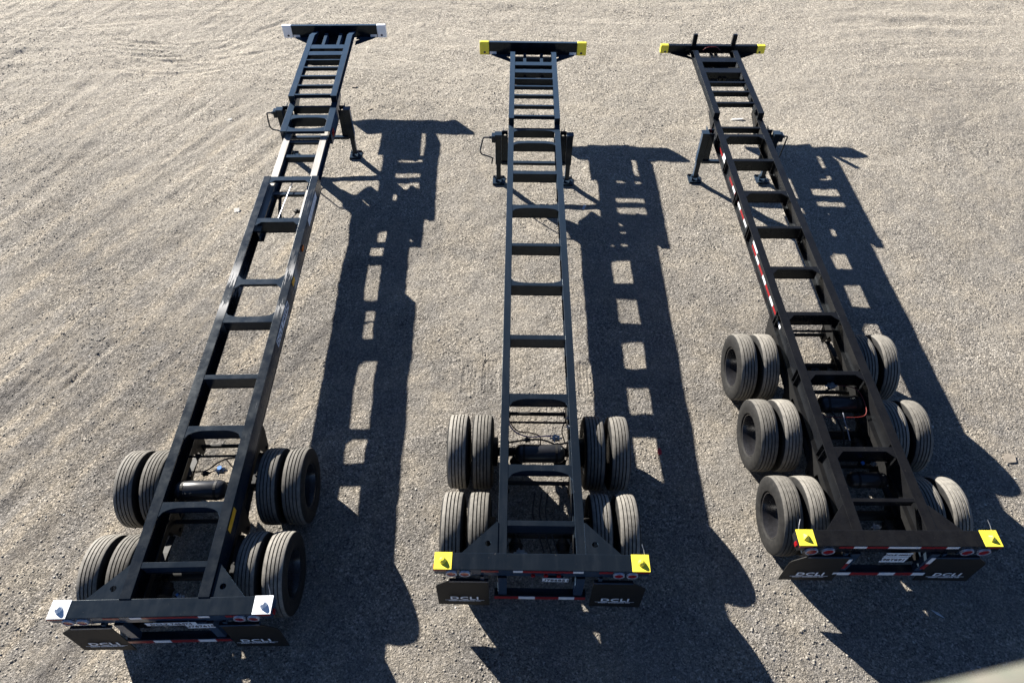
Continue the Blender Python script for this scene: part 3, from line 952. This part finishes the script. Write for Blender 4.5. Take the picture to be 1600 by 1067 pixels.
def front_end(root, L, h, hb, dt, W, corner, xr, fw_, z_plate, y_g, strips, hole=True, reflectors=True, cap=0.21, mat='black'):
    hw = W / 2
    b = MB().box(-hw + cap, hw - cap, L, L + dt, h - hb, h).build('front_bolster', M[mat], root, bevel=0.008)
    for s in (-1, 1):
        MB().box(s * (hw - cap - 0.001), s * (hw + 0.003), L - 0.006, L + dt + 0.006, h - hb - 0.003, h + 0.004).build('bolster_corner', M[corner], b, bevel=0.014)
        MB().cyl((s * (hw - 0.11), L - 0.010, h - hb * 0.80), (s * (hw - 0.11), L - 0.004, h - hb * 0.80), 0.026, 14).build('dark_pin_disc', M['ink'], b)  # flat dark disc painted in for the shade inside the pin hole
        MB().cyl((s * (hw - 0.11), L + dt * .5, h - hb * 0.80), (s * (hw - 0.11), L + dt + 0.02, h - hb * 0.80), 0.022, 12).build('locking_pin', M['steel'], b)
        if reflectors:
            MB().box(s * (hw - cap - 0.17), s * (hw - cap - 0.015), L - 0.006, L + 0.001, h - hb * 0.94, h - hb * 0.74).build('reflector', M['tape_white'], b)
        # knee plate under the bolster, notched at the rail
        zg = h - hb + 0.012
        xa, xb = xr + 0.004, hw - cap - 0.06
        poly = [(s * xb, L + dt * .8), (s * xb, L - 0.03), (s * xa, y_g), (s * xa, L - 0.20), (s * (xa + 0.10), L - 0.09), (s * xa, L - 0.09), (s * xa, L + dt * .8)]
        MB().prism(poly, 'z', zg - 0.012, zg).build('knee_plate', M[mat], root)
    # coupler plate between the rails, king pin below
    pl = MB().box(-xr + 0.05, xr - 0.05, y_g - 0.95, L + 0.03, z_plate - 0.134, z_plate - 0.12).build('coupler_plate', M['under'], root)
    MB().cyl((0, y_g - 0.35, z_plate - 0.23), (0, y_g - 0.35, z_plate - 0.134), 0.045, 16).build('king_pin', M['steel'], pl, smooth=True)
    for x in strips:
        MB().box(x - 0.035, x + 0.035, y_g - 0.92, L - 0.10, z_plate - 0.12, z_plate + 0.02).build('coupler_stiffener', M[mat], root, bevel=0.004)
    return b

def goose_rail(root, s, xc, w, y0, y1, z1, depth, slope, mat='black'):
    mb = MB()
    x = s * xc
    t = 0.014
    y2 = y1 - slope
    # top flange with the nose sloping down to the bolster
    mb.prism([(y0, z1), (y2, z1), (y1, z1 - 0.13), (y1, z1 - 0.144), (y2, z1 - t), (y0, z1 - t)], 'x', x - w / 2, x + w / 2)
    mb.prism([(y0, z1 - depth), (y1, z1 - depth), (y1, z1 - depth + t), (y0, z1 - depth + t)], 'x', x - w / 2, x + w / 2)
    mb.prism([(y0 + .012, z1 - depth + t), (y1 - 0.002, z1 - depth + t), (y1 - 0.002, z1 - 0.146), (y2, z1 - t), (y0 + .012, z1 - t)], 'x', x - 0.006, x + 0.006)
    mb.prism([(y0, z1 - depth + t), (y0 + 0.012, z1 - depth + t), (y0 + 0.012, z1 - t), (y0, z1 - t)], 'x', x - w / 2 + .001, x + w / 2 - .001)
    return mb.build('gooseneck_rail', M[mat], root, bevel=0.003)

def chassis(k, loc, yaw, label):
    root = bpy.data.objects.new('container_chassis', None)
    COL.objects.link(root)
    root.location = (loc[0], loc[1], 0)
    root.rotation_euler = (0, 0, yaw)
    tag(root, label, 'trailer', 'container chassis parked side by side')
    return root

def main_rail(root, s, xc, w, y0, y1, z0, z1, mat='black', name='frame_rail', nose=0.0, channel=False):
    mb = MB()
    i_beam(mb, s * xc, w, y0, y1, z0, z1, shift=s * (w / 2 - 0.010) if channel else 0.0)
    o = mb.build(name, M[mat], root, bevel=0.0025)
    if nose:
        x = s * xc
        MB().prism([(y1, z0), (y1 + nose, z1 - 0.16), (y1 + nose, z1 - 0.012), (y1, z1 - 0.012)], 'x', x - 0.03, x + 0.03).build('rail_nose', M[mat], o)
    return o

# ================================================================== middle chassis: gooseneck, two axles
ZM, ZG = 1.20, 1.35
r1 = chassis(1, (0.3697, 3.0923), -0.0039, 'black two-axle gooseneck container chassis with yellow bolster corners, middle of the three')
XC, FW = 0.463, 0.108
for s in (-1, 1):
    main_rail(r1, s, XC, FW, 0.20, 9.22, ZM - 0.30, ZM, nose=0.55)
    goose_rail(r1, s, XC, FW, 9.205, 12.19, ZG, 0.158, 0.27)
xi = XC - FW / 2 + 0.001
XR1 = (-xi, xi)
for yf, yn, d, sh, z in ((11.48, 11.33, .09, 'plain', ZG), (11.16, 11.01, .12, 'plain', ZG), (10.78, 10.74, .13, 'plain', ZG), (10.48, 10.43, .08, 'plain', ZG),
                      (10.12, 10.07, .08, 'plain', ZG), (9.72, 9.67, .08, 'plain', ZG), (9.34, 9.29, .08, 'plain', ZG),
                      (9.10, 9.02, .18, 'near_arch', ZM), (8.65, 8.57, .20, 'band', ZM), (7.67, 7.57, .20, 'plain', ZM), (6.66, 6.57, .23, 'near_arch', ZM), (5.64, 5.57, .22, 'plain', ZM),
                      (4.70, 4.63, .23, 'far_arch', ZM), (3.60, 3.51, .20, 'plain', ZM), (2.52, 2.43, .20, 'near_arch', ZM), (1.40, 1.31, .15, 'near_arch', ZM), (0.63, 0.56, .24, 'plain', ZM)):
    crossmember(r1, *XR1, yf, yn, z, d, sh, ext=0.075 if yn > 8 else (0.09 if yn > 3 else 0.13))
front_end(r1, 12.187, 1.431, 0.289, 0.083, 2.438, 'yellow', 0.517, FW, 1.215, 11.855, (-0.19, 0.19))
rear_end(r1, 2.486, 1.226, 0.203, 0.517, 'black', 'yellow', dict(gy=0.60, gx=0.94, lamps=(0.89, 1.045), lamp_drop=0.085, lamp_r=0.052, facet={-1: False, 1: False},
    flap=(0.62, 1.25), flap_z=(0.96, 0.25), flap_y=-0.035, text_x=0.92, text_z=0.48,
    tape=((-0.70, -0.50, 'red'), (-0.33, -0.22, 'white'), (-0.22, 0.36, 'red'), (0.36, 0.48, 'white'), (0.66, 0.82, 'red')), markers=(-0.10, 0.05, 0.20),
    plates=((0.16, 1.025, 0.31, 0.10, 'U786851', 0.085),), guard_z=0.50, guard_w=0.56,
    guard_tape=((-0.555, -0.26, 'red'), (-0.26, -0.06, 'white'), (-0.06, 0.23, 'red'), (0.23, 0.42, 'white'), (0.42, 0.555, 'red')), whisker=(1,)))
wheels(r1, (0.775, 1.995), 1.105, 0.768, 0.52)
suspension(r1, (0.775, 1.995), XC, ZM - 0.30, 0.52)
landing_gear(r1, 8.955, 0.72, 1.14, -1, [(1.02, 0, 1.06), (1.10, 0, 0.74), (1.07, 0, 0.67), (0.84, 0, 0.58), (0.86, 0, 0.44)], 0.517)
air_tank(r1, -0.32, 0.36, 1.79, 0.82, 0.125)
hose(r1, [(-0.44, 2.25, 1.0), (-0.30, 2.12, 0.88), (-0.10, 2.10, 0.85), (0.02, 2.05, 0.84), (0.03, 1.95, 0.80)], 0.009, 'hose_red')
hose(r1, [(-0.44, 2.24, 0.98), (-0.34, 2.10, 0.90), (-0.15, 2.02, 0.88), (0.10, 2.02, 0.90), (0.22, 2.04, 0.88)], 0.009, 'hose_blue')
hose(r1, [(-0.42, 1.93, 0.86), (-0.2, 1.95, 0.9), (0.05, 1.97, 0.88), (0.25, 1.92, 0.85), (0.42, 1.93, 0.9)], 0.013)
hose(r1, [(0.40, 2.30, 0.95), (0.33, 2.15, 0.86), (0.36, 1.98, 0.82)], 0.008)
valve(r1, 0.24, 2.0, 0.88, 0.05, 'steel')
valve(r1, -0.15, 1.97, 0.88, 0.035, 'under')
valve(r1, 0.42, 2.27, 0.98, 0.03, 'steel')
valve(r1, 0.42, 2.12, 0.98, 0.03, 'steel')
valve(r1, -0.24, 0.42, 0.72, 0.05, 'steel')
valve(r1, -0.30, 0.32, 0.70, 0.03, 'under', 'blue_cap')
valve(r1, 0.02, 0.32, 0.70, 0.03, 'under', 'blue_cap')
for x0 in (-0.05, 0.04, 0.12):
    hose(r1, [(x0, 1.25, 0.75), (x0 - .03, 1.0, 0.62), (x0 + .05, 0.7, 0.60), (x0 + .12, 0.4, 0.66)], 0.009)

# ================================================================== left chassis: extendable, white corners
r0 = chassis(0, (-3.8549, 2.5485), 0.0327, 'long black extendable container chassis with white bolster corners and bare steel slider rails')
XC0, FW0 = 0.437, 0.128
for s in (-1, 1):
    main_rail(r0, s, XC0, FW0, 0.20, 7.98, ZM - 0.30, ZM, 'black_scuffed', channel=True)
    main_rail(r0, s, XC0, FW0, 9.45, 10.53, ZM - 0.30, ZM, nose=0.55, channel=True)
    goose_rail(r0, s, XC0, FW0 * 0.95, 10.515, 13.62, ZG, 0.158, 0.42)
    sl = MB()
    i_beam(sl, s * 0.362, 0.13, 6.55, 9.62, 0.86, 1.095)
    slo = sl.build('slider_rail', M['black'], r0)
    MB().box(s * 0.30, s * 0.424, 6.56, 9.60, 1.095, 1.101).build('wear_strip', M['bare'], slo)
xi = XC0 - FW0 / 2 + 0.001
XR0 = (-xi, xi)
for yf, yn, d, sh, z in ((12.73, 12.55, .08, 'plain', ZG), (12.42, 12.25, .10, 'plain', ZG), (12.06, 12.02, .11, 'plain', ZG), (11.74, 11.69, .08, 'plain', ZG), (11.37, 11.32, .08, 'plain', ZG),
                      (10.98, 10.93, .08, 'plain', ZG), (10.61, 10.56, .08, 'plain', ZG), (10.40, 10.35, .16, 'plain', ZM), (10.05, 9.95, .21, 'near_arch', ZM), (9.56, 9.45, .06, 'far_arch', ZM),
                      (7.97, 7.85, .05, 'near_chamfer', ZM), (6.78, 6.67, .25, 'near_chamfer', ZM), (5.27, 5.15, .045, 'both_chamfer', ZM), (4.46, 4.34, .19, 'far_arch', ZM),
                      (3.35, 3.27, .23, 'plain', ZM), (2.49, 2.41, .21, 'near_arch', ZM), (1.38, 1.30, .15, 'near_arch', ZM), (0.62, 0.55, .18, 'plain', ZM)):
    crossmember(r0, *XR0, yf, yn, z, d, sh, ext=0.13 if yn < 3 else 0.10)
for y, d in ((9.28, .05), (8.78, .12), (7.62, .05)):
    crossmember(r0, -0.297, 0.297, y + 0.05, y - 0.04, 1.085, d)
front_end(r0, 13.624, 1.364, 0.289, 0.083, 2.438, 'white', 0.50, FW0, 1.215, 13.23, (-0.17, 0.17))
rear_end(r0, 2.435, 1.19, 0.203, 0.50, 'black', 'white', dict(gy=0.60, gx=0.89, lamps=(0.86, 1.015), lamp_drop=0.085, lamp_r=0.052, facet={-1: False, 1: False},
    flap=(0.60, 1.22), flap_z=(0.96, 0.25), flap_y=-0.035, text_x=0.88, text_z=0.48,
    tape=((-0.62, -0.45, 'red'), (-0.33, -0.20, 'white'), (-0.20, 0.42, 'red'), (0.42, 0.54, 'white'), (0.72, 0.86, 'red')), markers=(),
    plates=((0.09, 1.035, 0.56, 0.085, 'DCLZ 745474', 0.075), (0.38, 0.945, 0.31, 0.12, 'U767610', 0.085)), guard_z=0.50, guard_w=0.60,
    guard_tape=((-0.595, -0.30, 'red'), (-0.30, -0.10, 'white'), (-0.10, 0.22, 'red'), (0.22, 0.42, 'white'), (0.42, 0.595, 'red')), whisker=(1,)))
wheels(r0, (0.73, 1.95), 1.075, 0.745, 0.515)
suspension(r0, (0.73, 1.95), XC0, ZM - 0.30)
landing_gear(r0, 10.36, 0.70, 1.14, -1, [(0.98, 0, 1.06), (1.00, 0, 0.74), (0.96, 0, 0.67), (0.68, 0, 0.60)], 0.50)
air_tank(r0, -0.36, 0.29, 1.64, 1.0, 0.125)
hose(r0, [(-0.3, 2.0, 0.85), (-0.1, 1.98, 0.9), (0.08, 2.1, 0.94), (0.25, 2.14, 0.95), (0.36, 2.15, 0.92)], 0.010)
hose(r0, [(0.15, 2.12, 0.94), (0.25, 2.02, 0.86), (0.34, 1.95, 0.82)], 0.008)
hose(r0, [(-0.2, 2.0, 0.86), (-0.05, 1.97, 0.87), (0.06, 2.02, 0.9)], 0.007, 'hose_red')
valve(r0, 0.10, 1.98, 0.90, 0.05, 'steel', 'blue_cap')
valve(r0, -0.10, 1.95, 0.88, 0.035, 'under')
valve(r0, -0.02, 0.36, 0.74, 0.045, 'steel')
valve(r0, -0.07, 0.40, 0.72, 0.028, 'under', 'blue_cap')
MB().cyl((0.02, 7.86, 1.13), (-0.05, 6.72, 1.12), 0.009, 8).build('release_rod', M['ring'], r0)
for q in range(3):
    o_ = 0.018 * q
    hose(r0, [(-0.20 + o_, 7.62, 1.0), (-0.17 + o_, 7.30, 0.93), (-0.10 + o_, 7.05, 0.90 - o_), (0.02, 7.0 - o_, 0.90), (0.12, 7.10, 0.95), (0.22, 7.22 - o_, 1.0)], 0.011)
valve(r0, 0.20, 7.20, 1.0, 0.045, 'under')
valve(r0, -0.22, 7.62, 1.0, 0.05, 'under')
MB().box(-0.012, 0.008, -0.03, 0.0, 0.93, 0.98).build('plate_lamp', M['steel'], r0)
# decals on the outer web of the right-hand rail
xw = XC0 + FW0 / 2 - 0.0035
for y0, y1, txt in ((6.75, 7.55, None), (3.98, 4.82, 'DCLZ 745474')):
    d = MB().box(xw, xw + 0.003, y0, y1, 1.03, 1.16).build('decal', M['letter'], r0)
    if txt:
        me = text_mesh(txt, 0.125, M['ink'], 0.002)
        me.transform(Matrix.Rotation(math.pi / 2, 4, 'X'))
        me.transform(Matrix.Rotation(math.pi / 2, 4, 'Z'))
        place('lettering', me, d, loc=(xw + 0.005, (y0 + y1) / 2, 1.093))
    else:
        for yy in np.arange(y0 + 0.1, y1 - 0.05, 0.11):
            MB().box(xw + 0.003, xw + 0.0045, yy, yy + 0.012, 1.04, 1.12).build('rule_line', M['ring'], d)
MB().box(xw, xw + 0.004, 5.22, 5.38, 1.06, 1.155).build('warning_sticker', M['sticker'], r0)
MB().box(xw, xw + 0.004, 1.02, 1.32, 1.06, 1.155).build('warning_sticker', M['sticker'], r0)
MB().box(xw, xw + 0.018, 6.05, 6.16, 1.06, 1.12).build('side_marker', M['lens_amber'], r0, bevel=0.004)
MB().box(0.51, 0.53, 9.52, 9.66, 1.02, 1.14).build('side_marker', M['lens_red'], r0, bevel=0.004)

# ================================================================== right chassis: three axles, yellow corners
r2 = chassis(2, (4.625, 3.435), 0.0052, 'black three-axle container chassis with two front posts and red-and-white side tape')
XC2, FW2 = 0.45, 0.125
ZG2 = 1.34
for s in (-1, 1):
    rl = main_rail(r2, s, XC2, FW2, 0.20, 9.16, ZM - 0.31, ZM, 'brown_black', nose=0.45)
    goose_rail(r2, s, XC2, FW2 * 0.95, 9.145, 11.95, ZG2, 0.158, 0.20, 'brown_black')
    for y in (8.55, 7.72, 6.75, 5.76, 3.74, 2.60, 1.34):
        for side in (-1, 1):
            x0 = s * XC2 + side * 0.007
            for dy in (0.0, 0.085):
                MB().box(x0, x0 + side * 0.05, y + dy, y + dy + 0.010, ZM - 0.293, ZM - 0.017).build('web_stiffener', M['brown_black'], rl)
    MB().box(s * XC2 - 0.05, s * XC2 + 0.05, 11.955, 12.03, 1.345, 1.60).build('front_post', M['brown_black'], r2, bevel=0.01)
    # red and white tape along the outer web
    x0 = s * (XC2 + 0.007)
    y, k = 8.42, 0
    while y > 3.80:
        L = 0.28 if k % 2 == 0 else 0.20
        if not any(abs(y - L / 2 - q) < 0.20 for q in (7.76, 5.80)):
            MB().box(x0, x0 + s * 0.003, y - L, y, 0.965, 1.015).build('reflective_tape', M['tape_red' if k % 2 == 0 else 'tape_white'], rl)
        y -= L
        k += 1
    for y0, y1 in ((7.95, 8.12), (5.25, 5.55)):
        MB().box(x0, x0 + s * 0.003, y0, y1, 1.04, 1.15).build('decal', M['letter'], rl)
    MB().box(x0, x0 + s * 0.016, 5.84, 5.92, 1.03, 1.09).build('side_marker', M['lens_amber'], rl, bevel=0.003)
xi = XC2 - FW2 / 2 + 0.001
XR2 = (-xi, xi)
for yf, yn, d, sh, z in ((11.42, 11.24, .13, 'plain', ZG2), (10.96, 10.77, .16, 'plain', ZG2), (10.40, 10.34, .10, 'plain', ZG2), (10.02, 9.96, .11, 'plain', ZG2), (9.58, 9.52, .10, 'plain', ZG2),
                      (8.88, 8.82, .12, 'plain', ZM), (8.61, 8.53, .19, 'near_chamfer', ZM), (7.78, 7.70, .23, 'plain', ZM), (6.79, 6.71, .22, 'near_chamfer', ZM), (5.80, 5.74, .24, 'plain', ZM),
                      (4.79, 4.72, .22, 'near_chamfer', ZM), (3.78, 3.71, .23, 'near_chamfer', ZM), (2.63, 2.56, .26, 'near_chamfer', ZM), (1.37, 1.30, .26, 'near_chamfer', ZM), (0.63, 0.58, .11, 'plain', ZM)):
    crossmember(r2, *XR2, yf, yn, z, d, sh, ext=0.11, mat='brown_black')
front_end(r2, 11.946, 1.350, 0.18, 0.10, 2.404, 'yellow', 0.515, FW2, 1.205, 11.66, (-0.05, 0.05), reflectors=False, cap=0.18, mat='brown_black')
rear_end(r2, 2.404, 1.21, 0.203, 0.515, 'brown_black', 'yellow', dict(gy=0.54, gx=0.83, eye=False, lamps=(0.83, 1.03), lamp_drop=0.125, lamp_r=0.062, facet={-1: True, 1: True},
    flap=(0.52, 1.20), flap_z=(0.96, 0.30), flap_y=-0.035, text_x=0.86, text_z=0.50,
    tape=((-0.72, -0.55, 'red'), (-0.55, -0.40, 'white'), (-0.40, -0.14, 'red'), (-0.14, 0.24, 'white'), (0.24, 0.55, 'red'), (0.55, 0.70, 'white')), markers=(),
    plates=((0.03, 1.035, 0.32, 0.10, 'DCLZ 400012', 0.055), (0.03, 0.895, 0.31, 0.15, '298T6911', 0.085)), guard_z=0.50, guard_w=0.58,
    guard_tape=((-0.575, -0.36, 'white'), (-0.36, 0.0, 'red'), (0.0, 0.20, 'white'), (0.20, 0.42, 'red'), (0.42, 0.575, 'white')),
    post_tape=((-0.52, -0.47, 0.62, 0.78, 'red'), (-0.52, -0.47, 0.78, 0.90, 'white'), (0.47, 0.52, 0.62, 0.78, 'red'), (0.47, 0.52, 0.78, 0.95, 'white')), whisker=(-1, 1)))
wheels(r2, (0.73, 1.98, 3.23), 1.065, 0.735, 0.52)
suspension(r2, (0.73, 1.98, 3.23), XC2, ZM - 0.31, 0.52)
landing_gear(r2, 8.74, 0.72, 1.14, 1, [(0.96, 0, 1.07), (0.94, 0, 0.60), (0.90, 0, 0.55), (0.76, 0, 0.54)], 0.515)
air_tank(r2, -0.20, 0.44, 2.30, 0.84, 0.125)
air_tank(r2, -0.16, 0.36, 1.08, 0.84, 0.105)
hose(r2, [(0.10, 2.52, 1.0), (0.25, 2.50, 1.0), (0.36, 2.42, 1.0), (0.40, 2.25, 0.97), (0.38, 2.08, 0.95), (0.28, 2.02, 0.93), (0.0, 2.02, 0.92), (-0.2, 2.03, 0.92), (-0.34, 2.05, 0.92)], 0.007, 'hose_red')
hose(r2, [(-0.3, 2.55, 0.9), (-0.15, 2.48, 0.88), (0.0, 2.50, 0.95)], 0.012)
hose(r2, [(0.05, 2.08, 0.95), (0.06, 1.98, 0.9), (0.10, 1.90, 0.82), (0.12, 1.75, 0.75)], 0.009, 'ring')
hose(r2, [(-0.1, 2.1, 0.95), (0.0, 1.95, 0.85), (0.05, 1.8, 0.75), (0.0, 1.6, 0.7)], 0.012)
valve(r2, 0.0, 2.52, 0.99, 0.05, 'steel')
valve(r2, 0.05, 1.26, 0.92, 0.04, 'under', 'blue_cap')
valve(r2, 0.22, 1.28, 0.92, 0.03, 'steel')
valve(r2, 0.10, 0.36, 0.74, 0.045, 'under', 'blue_cap')
valve(r2, 0.05, 0.46, 0.74, 0.04, 'steel')
valve(r2, -0.05, 2.92, 0.8, 0.06, 'under')
MB().cyl((-0.36, 3.62, 0.93), (0.36, 3.62, 0.93), 0.018, 10).build('cross_rod', M['under'], r2)
hose(r2, [(-0.25, 11.86, 1.28), (-0.18, 11.84, 1.36), (0.02, 11.83, 1.38), (0.14, 11.84, 1.30)], 0.008, 'hose_red')
MB().box(-0.60, -0.585, 8.80, 8.86, 1.10, 1.16).build('glad_hand', M['lens_red'], r2, bevel=0.006)
for k, r_ in ((0, r0), (1, r1)):
    y0 = 2.22 if k else 2.18
    MB().cyl((-0.39, y0, 0.93), (0.39, y0, 0.93), 0.016, 10).build('cross_rod', M['under'], r_)

# ================================================================== litter on the yard
def scrap(name, x, y, pts, th, mat, rot, label, cat, tilt=0.05):
    zg = float(ground_height(np.array([x]), np.array([y]))[0]) - 0.012
    mb = MB().prism(pts, 'z', 0.0, th)
    o = mb.build(name, M[mat], bevel=0.002)
    o.location = (x, y, zg + 0.004)
    o.rotation_euler = (tilt, -tilt * 0.6, rot)
    return tag(o, label, cat)
M['scrap_red'] = plain('red_plastic', (0.45, 0.02, 0.03), 0.4)
M['scrap_grey'] = plain('pale_blue_grey_scrap', (0.50, 0.55, 0.60), 0.6)
M['stone'] = plain('flat_tan_stone', (0.27, 0.235, 0.19), 0.9)
scrap('paper_scrap', -5.62, 11.01, [(-.055, -.045), (.05, -.055), (.06, .04), (-.045, .055)], 0.012, 'scrap', 0.3, 'small square white scrap on the gravel left of the extendable chassis', 'scrap', 0.25)
scrap('paper_scrap', -6.68, 14.32, [(-.07, -.02), (.04, -.035), (.075, .02), (-.02, .035)], 0.010, 'scrap', 0.5, 'thin white scrap far left on the gravel near the curved ruts', 'scrap', 0.2)
scrap('wood_chip', 5.27, 14.55, [(-.17, -.02), (.12, -.03), (.17, .01), (-.10, .035)], 0.018, 'scrap', 0.05, 'long pale chip lying between the front rails of the three-axle chassis', 'chip', 0.15)
scrap('stone', -3.98, 15.84, [(-.06, -.03), (.03, -.04), (.07, .01), (.0, .045), (-.06, .02)], 0.015, 'stone', 0.1, 'pale flat stone right of the gooseneck of the extendable chassis', 'stone')
scrap('stone', -3.45, 14.82, [(-.05, -.03), (.03, -.035), (.06, .015), (-.01, .04)], 0.015, 'stone', 0.8, 'small pale stone above the front shadow of the extendable chassis', 'stone')
scrap('plastic_scrap', 2.23, 5.43, [(-.03, -.06), (.02, -.05), (.035, .01), (.01, .06), (-.02, .03)], 0.02, 'scrap_red', 0.2, 'small red plastic scrap in a sunlit gap of the middle shadow', 'scrap', 0.2)
scrap('stone', 7.47, 5.37, [(-.10, -.06), (.06, -.075), (.11, .03), (.02, .085), (-.09, .05)], 0.014, 'stone', 0.2, 'flat tan stone at the right edge beside the wheel shadow', 'stone')
scrap('paper_scrap', 1.44, 11.20, [(-.03, -.07), (.02, -.05), (.045, .06), (-.01, .07)], 0.012, 'scrap_grey', -0.3, 'blue grey scrap on the shadow beside the right landing leg of the middle chassis', 'scrap', 0.3)
scrap('wire_scrap', 5.49, 3.08, [(-.08, -.01), (.0, -.018), (.09, .0), (.0, .015)], 0.012, 'scrap_grey', -0.8, 'thin pale scrap in the shadow behind the three-axle chassis', 'scrap', 0.2)

# ================================================================== the work platform the picture is taken from (its rail shows in the corner)
def weathered_paint():
    m, nt, b = new_mat('weathered_platform_paint')
    n = noise(nt, coords(nt), 22, 6, 0.7)
    nt.links.new(ramp(nt, n, [(0.30, (0.08, 0.045, 0.025)), (0.42, (0.10, 0.115, 0.09)), (0.6, (0.15, 0.14, 0.115)), (0.75, (0.17, 0.16, 0.145))]), b.inputs['Base Color'])
    b.inputs['Roughness'].default_value = 0.5
    return m
M['platform'] = weathered_paint()
lift = bpy.data.objects.new('work_platform', None)
COL.objects.link(lift)
lift.location = (0.261, 0.096, 0)
lift.rotation_euler = (0, 0, math.atan2(0.204, 0.979))
tag(lift, 'blurred pale weathered guard rail of the lift platform in the lower right corner', 'platform')
A0, A1, D0, D1, ZT, ZD = -0.95, 1.05, 0.0, -1.05, 8.397, 7.34
for y in (D0, D1):
    MB().cyl((A0, y, ZT), (A1, y, ZT), 0.025, 16).build('top_rail', M['platform'], lift, smooth=True)
    MB().cyl((A0, y, ZT - 0.5), (A1, y, ZT - 0.5), 0.018, 12).build('mid_rail', M['platform'], lift, smooth=True)
    for x in (A0, A1):
        MB().cyl((x, y, ZD), (x, y, ZT), 0.022, 12).build('post', M['platform'], lift, smooth=True)
for x in (A0, A1):
    MB().cyl((x, D1, ZT), (x, D0, ZT), 0.025, 12).build('top_rail', M['platform'], lift, smooth=True)
    MB().cyl((x, D1, ZT - 0.5), (x, D0, ZT - 0.5), 0.018, 12).build('mid_rail', M['platform'], lift, smooth=True)
MB().box(A0 - 0.03, A1 + 0.03, D1 - 0.03, D0 + 0.03, ZD - 0.08, ZD).build('deck', M['under'], lift, bevel=0.01)
n_st = 5
hz = (ZD - 0.08 - 0.75) / n_st
for k in range(n_st):
    z0 = 0.75 + k * hz
    for y in (D1 + 0.15, D0 - 0.15):
        for a, b in (((A0 + .05), (A1 - .05)), ((A1 - .05), (A0 + .05))):
            MB().cyl((a, y, z0), (b, y, z0 + hz), 0.045, 8).build('scissor_arm', M['under'], lift)
MB().box(A0 - 0.05, A1 + 0.05, D1 - 0.05, D0 + 0.05, 0.28, 0.75).build('lift_base', M['platform'], lift, bevel=0.03)
WM = MB().cyl((0, -0.11, 0), (0, 0.11, 0), 0.24, 24).mesh('lift_wheel', M['under'], True)
for x in (A0 + 0.25, A1 - 0.25):
    for y in (D1 + 0.02, D0 - 0.02):
        place('lift_wheel', WM, lift, loc=(x, y, 0.235))
